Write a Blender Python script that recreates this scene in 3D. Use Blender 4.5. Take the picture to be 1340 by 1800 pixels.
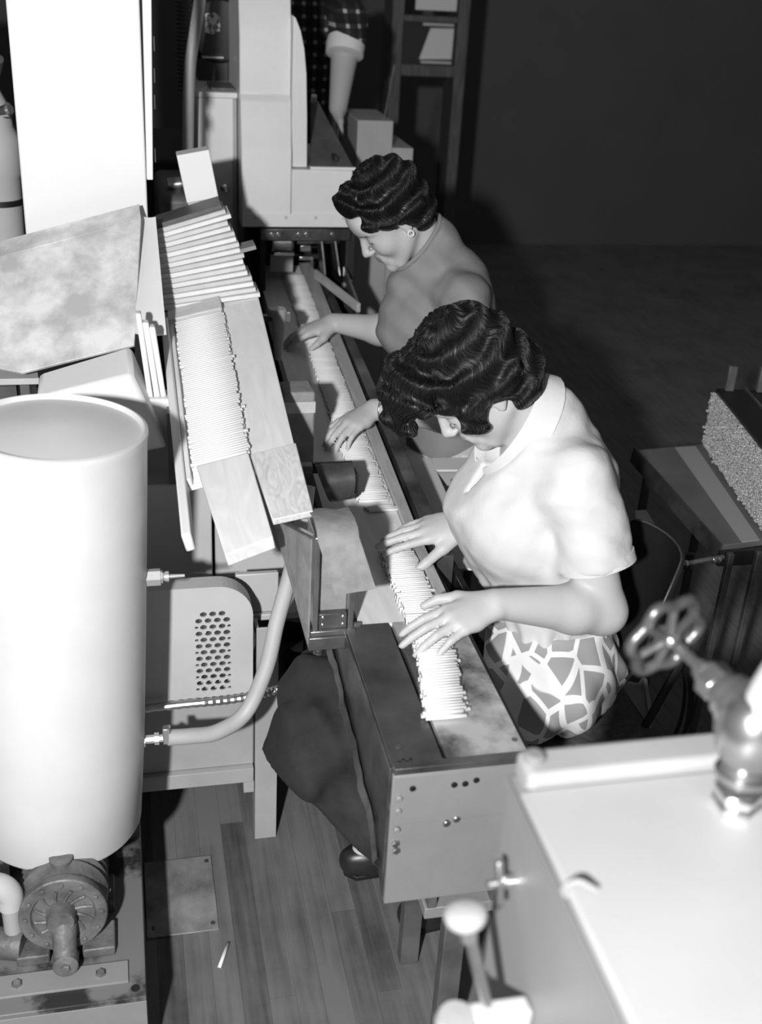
import bpy, bmesh, math, random
import numpy as np
from mathutils import Vector, Matrix, Euler
random.seed(7); rng = np.random.default_rng(7)
scene = bpy.context.scene
COL = scene.collection
for o in list(bpy.data.objects): bpy.data.objects.remove(o)

# ------------------------------------------------------------------ camera
F_PX = 2000.0; CAM_H = 1.95
YAW, PITCH, ROLL = math.radians(13.6), math.radians(26.6), math.radians(3.4)
_f = Vector((math.sin(YAW)*math.cos(PITCH), math.cos(YAW)*math.cos(PITCH), -math.sin(PITCH)))
_r0 = Vector((math.cos(YAW), -math.sin(YAW), 0)); _u0 = _r0.cross(_f)
_r = _r0*math.cos(ROLL) + _u0*math.sin(ROLL); _u = -_r0*math.sin(ROLL) + _u0*math.cos(ROLL)
cam_d = bpy.data.cameras.new('camera'); cam = bpy.data.objects.new('camera', cam_d); COL.objects.link(cam)
cam.matrix_world = Matrix(((_r.x, _u.x, -_f.x, 0), (_r.y, _u.y, -_f.y, 0), (_r.z, _u.z, -_f.z, CAM_H), (0, 0, 0, 1)))
cam_d.sensor_fit = 'VERTICAL'; cam_d.sensor_height = 36.0; cam_d.lens = 36.0*F_PX/1800.0
cam_d.clip_start = 0.05; cam_d.clip_end = 60
cam_d.dof.use_dof = True; cam_d.dof.focus_distance = 2.45; cam_d.dof.aperture_fstop = 3.2
scene.camera = cam
# ------------------------------------------------------------------ light
wd = bpy.data.worlds.new('dim_hall'); scene.world = wd; wd.use_nodes = True
wd.node_tree.nodes['Background'].inputs[0].default_value = (1, 1, 1, 1)
wd.node_tree.nodes['Background'].inputs[1].default_value = 0.05
fl = bpy.data.lights.new('flash_bulb', 'POINT'); fl.energy = 300; fl.shadow_soft_size = 0.05
flo = bpy.data.objects.new('flash_bulb', fl); flo.location = (-0.60, -0.70, 2.25); COL.objects.link(flo)
vs = scene.view_settings
vs.view_transform = 'Standard'; vs.look = 'None'; vs.gamma = 1; vs.use_curve_mapping = False; vs.exposure = 0.85

# ------------------------------------------------------------------ materials
def mat(name, col, rough=0.5, metal=0.0, var=0.0, vscale=6.0, bump=0.0, bscale=80.0, stretch=(1, 1, 1), col2=None, spec=0.5, detail=5.0, contrast=None):
    m = bpy.data.materials.new(name); m.use_nodes = True
    nt = m.node_tree; b = nt.nodes['Principled BSDF']
    b.inputs['Base Color'].default_value = (col, col, col, 1)
    b.inputs['Roughness'].default_value = rough; b.inputs['Metallic'].default_value = metal
    b.inputs['Specular IOR Level'].default_value = spec
    tc = nt.nodes.new('ShaderNodeTexCoord'); mp = nt.nodes.new('ShaderNodeMapping')
    mp.inputs['Scale'].default_value = stretch
    nt.links.new(tc.outputs['Object'], mp.inputs['Vector'])
    if var or col2 is not None:
        n = nt.nodes.new('ShaderNodeTexNoise'); n.inputs['Scale'].default_value = vscale
        n.inputs['Detail'].default_value = detail; n.inputs['Roughness'].default_value = 0.6
        nt.links.new(mp.outputs[0], n.inputs['Vector'])
        r = nt.nodes.new('ShaderNodeValToRGB')
        lo, hi = (max(0, col-var), min(1, col+var)) if col2 is None else (col, col2)
        p0, p1 = contrast or (0.35, 0.65)
        r.color_ramp.elements[0].position = p0; r.color_ramp.elements[1].position = p1
        r.color_ramp.elements[0].color = (lo, lo, lo, 1); r.color_ramp.elements[1].color = (hi, hi, hi, 1)
        nt.links.new(n.outputs[0], r.inputs[0]); nt.links.new(r.outputs[0], b.inputs['Base Color'])
    if bump:
        n2 = nt.nodes.new('ShaderNodeTexNoise'); n2.inputs['Scale'].default_value = bscale; n2.inputs['Detail'].default_value = 4
        nt.links.new(mp.outputs[0], n2.inputs['Vector'])
        bp = nt.nodes.new('ShaderNodeBump'); bp.inputs['Strength'].default_value = bump; bp.inputs['Distance'].default_value = 0.01
        nt.links.new(n2.outputs[0], bp.inputs['Height']); nt.links.new(bp.outputs[0], b.inputs['Normal'])
    return m

def wood_mat(name, c1, c2, axis='Y', scale=18.0, rough=0.5, dist=3.0):
    m = bpy.data.materials.new(name); m.use_nodes = True
    nt = m.node_tree; b = nt.nodes['Principled BSDF']; b.inputs['Roughness'].default_value = rough
    tc = nt.nodes.new('ShaderNodeTexCoord'); mp = nt.nodes.new('ShaderNodeMapping')
    s = {'X': (0.12, 1, 1), 'Y': (1, 0.12, 1), 'Z': (1, 1, 0.12)}[axis]; mp.inputs['Scale'].default_value = s
    nt.links.new(tc.outputs['Object'], mp.inputs['Vector'])
    n = nt.nodes.new('ShaderNodeTexNoise'); n.inputs['Scale'].default_value = scale; n.inputs['Detail'].default_value = 6
    n.inputs['Distortion'].default_value = dist; nt.links.new(mp.outputs[0], n.inputs['Vector'])
    r = nt.nodes.new('ShaderNodeValToRGB'); r.color_ramp.elements[0].position = 0.3; r.color_ramp.elements[1].position = 0.7
    r.color_ramp.elements[0].color = (c1, c1, c1, 1); r.color_ramp.elements[1].color = (c2, c2, c2, 1)
    nt.links.new(n.outputs[0], r.inputs[0]); nt.links.new(r.outputs[0], b.inputs['Base Color'])
    return m

M = {}
M['white_paint'] = mat('white_paint', 0.80, 0.45, var=0.03, vscale=3)
M['tank_paint'] = mat('tank_paint', 0.66, 0.38, var=0.03, vscale=4, bump=0.03, bscale=25)
M['machine_grey'] = mat('machine_grey', 0.50, 0.42, var=0.03, vscale=5, bump=0.06, bscale=220)
M['machine_light'] = mat('machine_light', 0.74, 0.4, var=0.03, vscale=5, bump=0.05, bscale=220)
M['cabinet_grey'] = mat('cabinet_grey', 0.38, 0.45, var=0.04, vscale=4, bump=0.05, bscale=200)
M['grey_dark'] = mat('grey_dark', 0.10, 0.5, var=0.03, vscale=8)
M['black'] = mat('black_paint', 0.012, 0.5)
M['black_gloss'] = mat('black_gloss', 0.015, 0.25)
M['dark_steel'] = mat('dark_steel', 0.12, 0.32, 0.6, var=0.06, vscale=9, bump=0.05, bscale=60)
M['steel'] = mat('steel', 0.45, 0.28, 0.9, var=0.08, vscale=20)
M['bright_steel'] = mat('bright_steel', 0.75, 0.2, 0.95, var=0.06, vscale=25)
M['brass'] = mat('brass_grey', 0.62, 0.3, 0.6, var=0.06, vscale=25)
M['galvanised'] = mat('galvanised', 0.50, 0.45, 0.1, col2=0.84, vscale=10, detail=9, contrast=(0.38, 0.60))
M['front_grey'] = mat('front_grey', 0.24, 0.45, var=0.02, vscale=4, bump=0.05, bscale=200)
M['paper'] = mat('white_paper', 0.86, 0.7)
M['tobacco'] = mat('tobacco', 0.16, 0.9, var=0.06, vscale=400)
M['kraft'] = mat('kraft_paper', 0.26, 0.75, var=0.04, vscale=30, bump=0.15, bscale=50)
M['pale_wood'] = wood_mat('pale_wood', 0.70, 0.82, 'Y', 18)
M['pale_wood_x'] = wood_mat('pale_wood_across', 0.55, 0.70, 'X', 30)
M['grain_wood'] = wood_mat('grained_wood', 0.52, 0.74, 'Y', 34, dist=5)
M['mid_wood'] = wood_mat('mid_wood', 0.34, 0.46, 'Y', 30)
M['dark_wood'] = wood_mat('dark_wood', 0.06, 0.12, 'Z', 20)
M['table_steel'] = mat('worn_table_steel', 0.055, 0.33, 0.35, col2=0.15, vscale=5, detail=8, contrast=(0.38, 0.75), bump=0.03, bscale=40)
M['table_worn'] = mat('polished_table_steel', 0.10, 0.33, 0.35, col2=0.55, vscale=6.5, detail=8, contrast=(0.40, 0.58), bump=0.03, bscale=40)
M['rubber'] = mat('pale_rubber', 0.42, 0.5, var=0.03, vscale=10)
M['rubber_dark'] = mat('dark_rubber', 0.05, 0.5)
M['motor_grey'] = mat('cast_grey', 0.125, 0.5, 0.1, var=0.05, vscale=18, bump=0.3, bscale=60)
M['base_grey'] = mat('base_paint_oily', 0.022, 0.42, 0.0, col2=0.17, vscale=6, detail=7, contrast=(0.44, 0.52))
M['wall'] = mat('dark_wall', 0.10, 0.8, var=0.005, vscale=2)
M['screen'] = mat('pale_panel', 0.65, 0.6)

# ------------------------------------------------------------------ toolkit
def V(*a): return Vector(a)
def wloc(o):
    l = Vector((0, 0, 0))
    while o is not None: l = l + o.location; o = o.parent
    return l
class MB:
    """collects boxes, prisms, tubes and lathes in world coordinates"""
    def __init__(s): s.v = []; s.f = []
    def add(s, vs, fs):
        n = len(s.v); s.v += [tuple(map(float, v)) for v in vs]; s.f += [tuple(i+n for i in f) for f in fs]; return s
    def box(s, x0, x1, y0, y1, z0, z1, R=None, c=None):
        vs = [(x, y, z) for z in (z0, z1) for y in (y0, y1) for x in (x0, x1)]
        if R is not None:
            c = Vector(c) if c is not None else Vector(((x0+x1)/2, (y0+y1)/2, (z0+z1)/2))
            vs = [c + R @ (Vector(v)-c) for v in vs]
        return s.add(vs, [(0, 2, 3, 1), (4, 5, 7, 6), (0, 1, 5, 4), (2, 6, 7, 3), (0, 4, 6, 2), (1, 3, 7, 5)])
    def obox(s, o, ex, ey, ez, a0, a1, b0, b1, c0, c1):
        o, ex, ey, ez = map(Vector, (o, ex, ey, ez))
        vs = [o + ex*x + ey*y + ez*z for z in (c0, c1) for y in (b0, b1) for x in (a0, a1)]
        return s.add(vs, [(0, 2, 3, 1), (4, 5, 7, 6), (0, 1, 5, 4), (2, 6, 7, 3), (0, 4, 6, 2), (1, 3, 7, 5)])
    def prism(s, pts, d):
        """closed polygon pts (3D) swept by vector d"""
        d = Vector(d); n = len(pts); p = [Vector(q) for q in pts]
        fs = [tuple(range(n))[::-1], tuple(range(n, 2*n))] + [(i, (i+1) % n, n+(i+1) % n, n+i) for i in range(n)]
        return s.add(p + [q+d for q in p], fs)
    def hexa(s, low, high):
        return s.add(list(low)+list(high), [(3, 2, 1, 0), (4, 5, 6, 7)] + [(i, (i+1) % 4, 4+(i+1) % 4, 4+i) for i in range(4)])
    def tube(s, pts, r, n=12, caps=True, ridge=0.0):
        p = [Vector(q) for q in pts]; k = len(p); rs = r if isinstance(r, (list, tuple)) else [r]*k
        up = Vector((0.13, 0.21, 1)); vs = []
        for i in range(k):
            t = (p[min(i+1, k-1)] - p[max(i-1, 0)]).normalized()
            a = t.cross(up); a = a.normalized() if a.length > 1e-4 else Vector((1, 0, 0)); b = a.cross(t).normalized(); up = b
            rr = rs[i] + (ridge if i % 2 else 0)
            vs += [p[i] + (a*math.cos(2*math.pi*j/n) + b*math.sin(2*math.pi*j/n))*rr for j in range(n)]
        fs = [(i*n+j, i*n+(j+1) % n, (i+1)*n+(j+1) % n, (i+1)*n+j) for i in range(k-1) for j in range(n)]
        if caps: fs += [tuple(range(n))[::-1], tuple((k-1)*n+j for j in range(n))]
        return s.add(vs, fs)
    def lathe(s, o, axis, prof, n=24):
        """prof: (distance along axis, radius) pairs from o"""
        ax = Vector(axis).normalized(); a = ax.cross(Vector((0.3, 0.2, 1)) if abs(ax.z) < .9 else Vector((1, 0, 0))).normalized(); b = ax.cross(a)
        o = Vector(o); vs = []; fs = []
        for d, r in prof: vs += [o + ax*d + (a*math.cos(2*math.pi*j/n) + b*math.sin(2*math.pi*j/n))*max(r, 1e-4) for j in range(n)]
        for i in range(len(prof)-1): fs += [(i*n+j, i*n+(j+1) % n, (i+1)*n+(j+1) % n, (i+1)*n+j) for j in range(n)]
        fs += [tuple(range(n))[::-1], tuple((len(prof)-1)*n+j for j in range(n))]
        return s.add(vs, fs)
    def grid(s, rows, thick=None):
        """rows of points; with thick a solid sheet, offset along -normal"""
        R, K = len(rows), len(rows[0]); P = [[Vector(q) for q in r] for r in rows]
        vs = [q for r in P for q in r]; fs = [(i*K+j, i*K+j+1, (i+1)*K+j+1, (i+1)*K+j) for i in range(R-1) for j in range(K-1)]
        if thick:
            off = []
            for i in range(R):
                for j in range(K):
                    du = P[i][min(j+1, K-1)]-P[i][max(j-1, 0)]; dv = P[min(i+1, R-1)][j]-P[max(i-1, 0)][j]
                    off.append(P[i][j] - du.cross(dv).normalized()*thick)
            m = R*K; vs = vs+off; fs = fs + [tuple(m+k for k in f[::-1]) for f in fs]
            ring = [j for j in range(K)] + [i*K+K-1 for i in range(1, R)] + [(R-1)*K+j for j in range(K-2, -1, -1)] + [i*K for i in range(R-2, 0, -1)]
            fs += [(ring[(q+1) % len(ring)], ring[q], m+ring[q], m+ring[(q+1) % len(ring)]) for q in range(len(ring))]
        return s.add(vs, fs)
    def build(s, name, material, parent=None, bevel=0.0, smooth=35, seg=2, orient=True):
        off = wloc(parent) if parent else Vector((0, 0, 0))
        own = Vector((0, 0, 0))
        if parent is None:
            xs = np.array(s.v); own = Vector(((xs[:, 0].min()+xs[:, 0].max())/2, (xs[:, 1].min()+xs[:, 1].max())/2, xs[:, 2].min()))
        me = bpy.data.meshes.new(name); me.from_pydata([Vector(v)-off-own for v in s.v], [], s.f)
        if orient:
            bm = bmesh.new(); bm.from_mesh(me); bmesh.ops.recalc_face_normals(bm, faces=bm.faces); bm.to_mesh(me); bm.free()
        me.materials.append(material)
        if smooth: me.shade_smooth(); me.set_sharp_from_angle(angle=math.radians(smooth))
        o = bpy.data.objects.new(name, me); COL.objects.link(o); o.parent = parent
        if parent is None: o.location = own
        if bevel:
            b = o.modifiers.new('bevel', 'BEVEL'); b.width = bevel; b.segments = seg; b.limit_method = 'ANGLE'; b.angle_limit = math.radians(40); b.harden_normals = False
        return o
def tag(o, label, cat, group=None, kind=None):
    o['label'] = label; o['category'] = cat
    if group: o['group'] = group
    if kind: o['kind'] = kind
    return o
def thing(name, label, cat, loc, group=None):
    o = bpy.data.objects.new(name, None); o.empty_display_size = .05; o.location = loc; COL.objects.link(o)
    return tag(o, label, cat, group)
def struct(o): o['kind'] = 'structure'; return o
def bolt(c, axis, r, h, name, material, parent, n=6):
    return MB().lathe(c, axis, [(0, r), (h*.7, r), (h, r*.7)], n).build(name, material, parent, smooth=30)
def spline(pts, n=8):
    """Catmull-Rom through the points"""
    p = [Vector(q) for q in pts]; p = [p[0]*2-p[1]] + p + [p[-1]*2-p[-2]]; out = []
    for i in range(1, len(p)-2):
        for k in range(n):
            t = k/n; out.append(0.5*((2*p[i]) + (p[i+1]-p[i-1])*t + (2*p[i-1]-5*p[i]+4*p[i+1]-p[i+2])*t*t + (3*p[i]-p[i-1]-3*p[i+1]+p[i+2])*t**3))
    return out + [p[-2]]

# ------------------------------------------------------------------ setting
def floor_material():
    m = bpy.data.materials.new('floor_boards'); m.use_nodes = True; nt = m.node_tree; b = nt.nodes['Principled BSDF']
    b.inputs['Roughness'].default_value = 0.55
    tc = nt.nodes.new('ShaderNodeTexCoord'); mp = nt.nodes.new('ShaderNodeMapping'); mp.inputs['Scale'].default_value = (1, .06, 1)
    geo = nt.nodes.new('ShaderNodeNewGeometry'); nt.links.new(geo.outputs['Position'], mp.inputs['Vector'])
    n = nt.nodes.new('ShaderNodeTexNoise'); n.inputs['Scale'].default_value = 60; n.inputs['Detail'].default_value = 6; nt.links.new(mp.outputs[0], n.inputs['Vector'])
    n2 = nt.nodes.new('ShaderNodeTexNoise'); n2.inputs['Scale'].default_value = 3.5; n2.inputs['Detail'].default_value = 9; n2.inputs['Roughness'].default_value = .68; nt.links.new(geo.outputs['Position'], n2.inputs['Vector'])
    oi = nt.nodes.new('ShaderNodeObjectInfo')
    a = nt.nodes.new('ShaderNodeMath'); a.operation = 'MULTIPLY_ADD'; a.inputs[1].default_value = .60; a.inputs[2].default_value = 0; nt.links.new(n.outputs[0], a.inputs[0]); 
    c = nt.nodes.new('ShaderNodeMath'); c.operation = 'MULTIPLY_ADD'; c.inputs[1].default_value = .75; nt.links.new(n2.outputs[0], c.inputs[0]); nt.links.new(a.outputs[0], c.inputs[2])
    d = nt.nodes.new('ShaderNodeMath'); d.operation = 'MULTIPLY_ADD'; d.inputs[1].default_value = .34; nt.links.new(oi.outputs['Random'], d.inputs[0]); nt.links.new(c.outputs[0], d.inputs[2])
    r = nt.nodes.new('ShaderNodeValToRGB'); r.color_ramp.elements[0].position = .48; r.color_ramp.elements[1].position = 1.12
    r.color_ramp.elements[0].color = (.04,)*3+(1,); r.color_ramp.elements[1].color = (.18,)*3+(1,)
    nt.links.new(d.outputs[0], r.inputs[0]); nt.links.new(r.outputs[0], b.inputs['Base Color'])
    return m
M['floor'] = floor_material()
fl_o = struct(MB().box(-3.5, 6, -1.5, 8.2, -.12, -.014).build('floor', M['floor'], smooth=0)); fl_o['label'] = 'dark worn hardwood strip floor'
# strips that can be told apart: the near part of the floor
pm_cache = {}
def plank(x0, x1, y0, y1):
    w, l = round(x1-x0, 4), round(y1-y0, 3)
    key = (w, l)
    if key not in pm_cache:
        mb = MB().box(-w/2, w/2, -l/2, l/2, -.014, 0)
        me = bpy.data.meshes.new('plank'); me.from_pydata(mb.v, [], mb.f); me.materials.append(M['floor']); pm_cache[key] = me
    o = bpy.data.objects.new('plank', pm_cache[key]); COL.objects.link(o); o.parent = fl_o
    o.location = Vector(((x0+x1)/2, (y0+y1)/2, random.uniform(-.0008, .0004))) - fl_o.location
W = .055
for i in range(-14, 20):
    x = i*W; y = 1.05 + (i*0.37 % .9) - .9
    k = 0
    while y < 2.85:
        l = [.6, .9, 1.2][(i*7+k*5) % 3]
        plank(x+.0002, x+W-.0002, y+.0003, y+l-.0003); y += l; k += 1
# the rest of the strip floor, too far or too dark to tell apart
mb = MB()
for i in range(-60, 105):
    x = i*W
    if -14 <= i < 20: mb.box(x+.0006, x+W-.0006, 4.05, 8.1, -.014, -.0005); mb.box(x+.0006, x+W-.0006, -1.4, -.1, -.014, -.0005)
    else: mb.box(x+.0006, x+W-.0006, -1.4, 8.1, -.014, -.0005)
o = mb.build('strip_flooring', M['floor'], fl_o, smooth=0); o['kind'] = 'stuff'
struct(MB().box(-3.5, 6, 8.0, 8.2, -.014, 3.6).build('wall_back', M['wall'], smooth=0))
struct(MB().box(-3.5, -3.3, -1.5, 8.0, -.014, 3.6).build('wall_left', M['wall'], smooth=0))
struct(MB().box(5.8, 6.0, -1.5, 8.0, -.014, 3.6).build('wall_right', M['wall'], smooth=0))

# ------------------------------------------------------------------ sorting table in front
def zb(y): return .797 + .08*max(0.0, y-2.1)
t = thing('sorting_table', 'dark steel sorting table with slotted top and riveted grey front box', 'table', (.48, 1.56, 0))
MB().box(.372, .4565, 1.36, 1.775, .788, .80).build('top_plate', M['table_steel'], t, .0015)
MB().box(.4635, .597, 1.36, 1.775, .788, .80).build('top_plate', M['table_worn'], t, .0015)
MB().box(.38, .597, 1.37, 1.77, .70, .7878).build('top_support', M['black'], t)
fp = MB().box(.372, .612, 1.352, 1.362, .52, .789).build('front_panel', M['front_grey'], t, .0015)
MB().box(.374, .611, 1.3495, 1.3525, .691, .788).build('overlap_sheet', M['front_grey'], fp, .0008)
MB().box(.374, .611, 1.3535, 1.37, .789, .801).build('front_lip', M['dark_steel'], fp, .001)
for x, z in ((.383, .747), (.383, .722), (.383, .683)): bolt((x, 1.3495, z), (0, -1, 0), .0055, .005, 'rivet', M['front_grey'], fp, 12)
for x, z in ((.383, .652), (.385, .637)): bolt((x, 1.352, z), (0, -1, 0), .007, .006, 'bolt', M['steel'], fp)
for x, z in ((.404, .764), (.472, .763), (.49, .763), (.508, .768)): bolt((x, 1.3495, z), (0, -1, 0), .0052, .003, 'bolt', M['black_gloss'], fp, 12)
for x, z in ((.466, .683), (.482, .69)): bolt((x, 1.352, z), (0, -1, 0), .0065, .005, 'bolt', M['steel'], fp, 12)
MB().prism([(.3715, 1.36, .798), (.3715, 1.36, .53), (.3715, 1.395, .575), (.3715, 1.43, .62), (.3715, 1.9, .655), (.3715, 1.9, .798)], (-.004, 0, 0)).build('side_skirt', M['dark_steel'], t, .001)
rows = []
for k in range(22):
    y = 1.38+k*.024; z = .565+.0035*k*4*.3 + (.055 if k > 1 else .02)
    w = .0016*math.sin(k*.9)+.0012*math.sin(k*2.3)
    rows.append([(.366-.003+w, y, z+.012), (.362-.006+w*1.6, y, z), (.367, y, z-.010)])
MB().grid(rows, .0015).build('crumpled_edge', M['dark_steel'], t, smooth=60)
for x, y in ((.392, 1.41), (.585, 1.40)): bolt((x, y, .80), (0, 0, 1), .005, .0015, 'screw', M['dark_steel'], t, 12)
for x, y in ((.386, 1.372), (.393, 1.377), (.398, 1.371), (.405, 1.376)): bolt((x, y, .80), (0, 0, 1), .003, .0006, 'screw_hole', M['black'], t, 10)
MB().box(.600, .610, 1.372, 1.775, .60, .785).build('side_panel', M['black'], t)
MB().box(.46, .60, 1.40, 1.45, .42, .445).build('cross_board', M['front_grey'], t, .002)
MB().box(.505, .545, 1.41, 1.44, 0, .42).build('leg', M['grey_dark'], t, .002)
MB().box(.46, .60, 1.66, 1.71, .42, .445).build('cross_board', M['machine_grey'], t, .002)
MB().box(.505, .545, 1.67, 1.70, 0, .42).build('leg', M['grey_dark'], t, .002)
for y in (1.40, 1.66): MB().box(.465, .48, y, y+.04, .445, .70).build('post', M['grey_dark'], t); MB().box(.58, .595, y, y+.04, .445, .70).build('post', M['grey_dark'], t)

# ------------------------------------------------------------------ conveyor
cv = thing('sorting_conveyor', 'long inclined conveyor bed with wooden ledge running to the column machine', 'conveyor', (.53, 2.8, 0))
def strip(x0, x1, dz0, dz1, y0, y1, x0b=None, x1b=None):
    ys = [y0] + ([2.1] if y0 < 2.1 < y1 else []) + [y1]; xb0 = x0 if x0b is None else x0b; xb1 = x1 if x1b is None else x1b
    mb = MB(); 
    for a, b in zip(ys[:-1], ys[1:]):
        fx = lambda y, p, q: p + (q-p)*(y-y0)/(y1-y0)
        mb.hexa([(fx(a, x0, xb0), a, zb(a)+dz0), (fx(a, x1, xb1), a, zb(a)+dz0), (fx(b, x1, xb1), b, zb(b)+dz0), (fx(b, x0, xb0), b, zb(b)+dz0)],
                [(fx(a, x0, xb0), a, zb(a)+dz1), (fx(a, x1, xb1), a, zb(a)+dz1), (fx(b, x1, xb1), b, zb(b)+dz1), (fx(b, x0, xb0), b, zb(b)+dz1)])
    return mb
strip(.40, .569, -.03, 0, 1.776, 3.85, .44, .587).build('belt_bed', M['pale_wood'], cv)
strip(.570, .592, -.03, .010, 1.80, 3.85, .588, .634).build('wooden_ledge', M['mid_wood'], cv, .002)
strip(.612, .648, -.075, .012, 2.0, 3.85, .636, .660).build('side_rail', M['dark_steel'], cv, .002)
strip(.593, .611, -.06, -.012, 1.80, 2.0).build('rail_end', M['black'], cv)
strip(.649, .664, -.12, -.03, 1.80, 3.60, .661, .68).build('lower_rail', M['black_gloss'], cv, .002)
strip(.385, .399, -.08, .012, 1.90, 3.85, .425, .439).build('left_rail', M['black'], cv, .002)
for y in (2.05, 2.75, 3.45): 
    bolt((.6485+.006*(y-1.8)/1, y, zb(y)-.01), (1, 0, 0), .008, .006, 'bolt', M['steel'], cv)
for y in (2.5, 3.4):
    for x in (.42, .615): MB().box(x, x+.025, y, y+.03, 0, zb(y)-.0765 if x > .5 else zb(y)-.031).build('leg', M['black'], cv)

# cigarettes: paper tube with tobacco ends
def rod_mesh(name, length, r, n=8, tob=True):
    mb = MB().lathe((-length/2, 0, 0), (1, 0, 0), [(0, r), (length, r)], n)
    me = bpy.data.meshes.new(name); me.from_pydata(mb.v, [], mb.f)
    me.materials.append(M['paper']); me.materials.append(M['tobacco'] if tob else M['paper'])
    for p in me.polygons:
        p.use_smooth = len(p.vertices) == 4
        if len(p.vertices) > 4: p.material_index = 1
    return me
cig_me = rod_mesh('cigarette', .070, .0040)
def rod(me, name, c, rz, ry, label, group, cat='cigarette'):
    o = bpy.data.objects.new(name, me); o.location = c; o.rotation_euler = (random.uniform(0, 3), ry, rz); COL.objects.link(o)
    return tag(o, label, cat, group)
LAB_PILE = 'white cigarette in the loose pile on the front table under the hands'
LAB_BAND = 'white cigarette in the long even row on the conveyor bed'
def pile_x(y):
    pts = [(1.45, .480), (1.62, .511), (1.78, .525), (2.03, .530)]
    for (a, xa), (b, xb) in zip(pts[:-1], pts[1:]):
        if y <= b: return xa + (xb-xa)*(y-a)/(b-a)
    return pts[-1][1]
y = 1.468
while y < 2.03:
    for layer in range(2):
        yy = y + layer*.004; zf = .801 if yy < 1.775 else zb(yy)
        rod(cig_me, 'cigarette', (pile_x(yy) + random.uniform(-.004, .004) + (.012*random.random() if random.random() < .12 else 0), yy, zf+.0042+layer*.0071),
            random.uniform(-.03, .03), 0, LAB_PILE, 'cigarettes piled on the front table')
    y += .0079
y = 2.262
while y < 3.74:
    rod(cig_me, 'cigarette', (.528 + (y-2.262)*.017 + random.gauss(0, .0022), y, zb(y)+.0042), random.uniform(-.012, .012), 0, LAB_BAND, 'cigarettes on the conveyor bed')
    y += .0080
for k in range(3):
    rod(cig_me, 'cigarette', (.535+.004*k, 2.236-.0085*k, zb(2.23)+.0042), .06-.03*k, 0, 'white cigarette lying loose at the near end of the conveyor row', 'loose cigarettes at the row end')
rod(cig_me, 'cigarette', (.137, 1.752, .0042), 1.2, 0, 'single white cigarette dropped on the floor boards', None)

# ------------------------------------------------------------------ tilted feed tray with rods
e1 = V(.972, 0, .233).normalized(); e2 = V(0, .982, .191).normalized(); en = e1.cross(e2).normalized()
T0 = V(.113, 2.046, .988)
def T(u, v, c): return T0 + e1*u + e2*v + en*c
ft = thing('feed_tray', 'white tilted feed tray holding a bed of long white rods', 'tray', (.21, 2.35, .86))
def tb(u0, u1, v0, v1, c0, c1): return MB().obox(T0, e1, e2, en, u0, u1, v0, v1, c0, c1)
tb(-.03, .208, -.02, .70, -.012, 0).build('tray_floor', M['white_paint'], ft, .002)
tb(.118, .208, 0, .64, 0, .008).build('side_board', M['pale_wood'], ft, .002)
tb(.002, .117, .004, .60, .0005, .010).build('liner', M['paper'], ft)
tb(-.03, -.012, -.20, .62, -.012, .030).build('left_rail', M['white_paint'], ft, .004)
tb(-.012, -.002, -.02, .62, 0, .018).build('rail_lip', M['pale_wood'], ft, .002)
tb(-.012, .117, .605, .70, .0, .028).build('end_block', M['pale_wood_x'], ft, .003)
for v in (.1, .5): MB().box(.18, .22, T(0, v, 0).y-.02, T(0, v, 0).y+.02, .86, T(.09, v, 0).z-.02).build('support', M['grey_dark'], ft)
MB().box(.075, .115, 2.30, 2.34, .86, T(0, .26, 0).z-.012).build('support', M['grey_dark'], ft)
rod_me = rod_mesh('filter_rod', .113, .0040, 8, False)
ang_y = -math.asin(e1.z)
LAB_ROD = 'long white rod in the bed on the tilted feed tray'
v = .012
while v < .596:
    for layer in range(2):
        c = T(.0605 + random.uniform(-.004, .004) + (.008*random.random() if random.random() < .15 else 0), v+layer*.004, .0145+layer*.0071)
        o = bpy.data.objects.new('paper_rod', rod_me); o.location = c; o.rotation_euler = (0, ang_y, random.uniform(-.015, .015)); COL.objects.link(o)
        tag(o, LAB_ROD, 'paper rod', 'rods on the feed tray')
    v += .0080
# boards resting on the lower end of the tray
b = MB(); q = [T(.012, .006, .025), T(.117, .006, .025), T(.132, -.255, .018), T(.042, -.265, .014)]
b.hexa([x - en*.028 for x in q], q); tag(b.build('wooden_block', M['pale_wood'], None, .002), 'smooth pale block at the lower end of the tilted tray', 'block')
b = MB(); q = [T(.119, .004, .022), T(.212, .004, .022), T(.213, -.205, .012), T(.136, -.20, .012)]
b.hexa([x - en*.014 for x in q], q); tag(b.build('wooden_board', M['grain_wood'], None, .002), 'wood-grained board hanging off the lower right end of the tilted tray', 'board')

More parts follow.
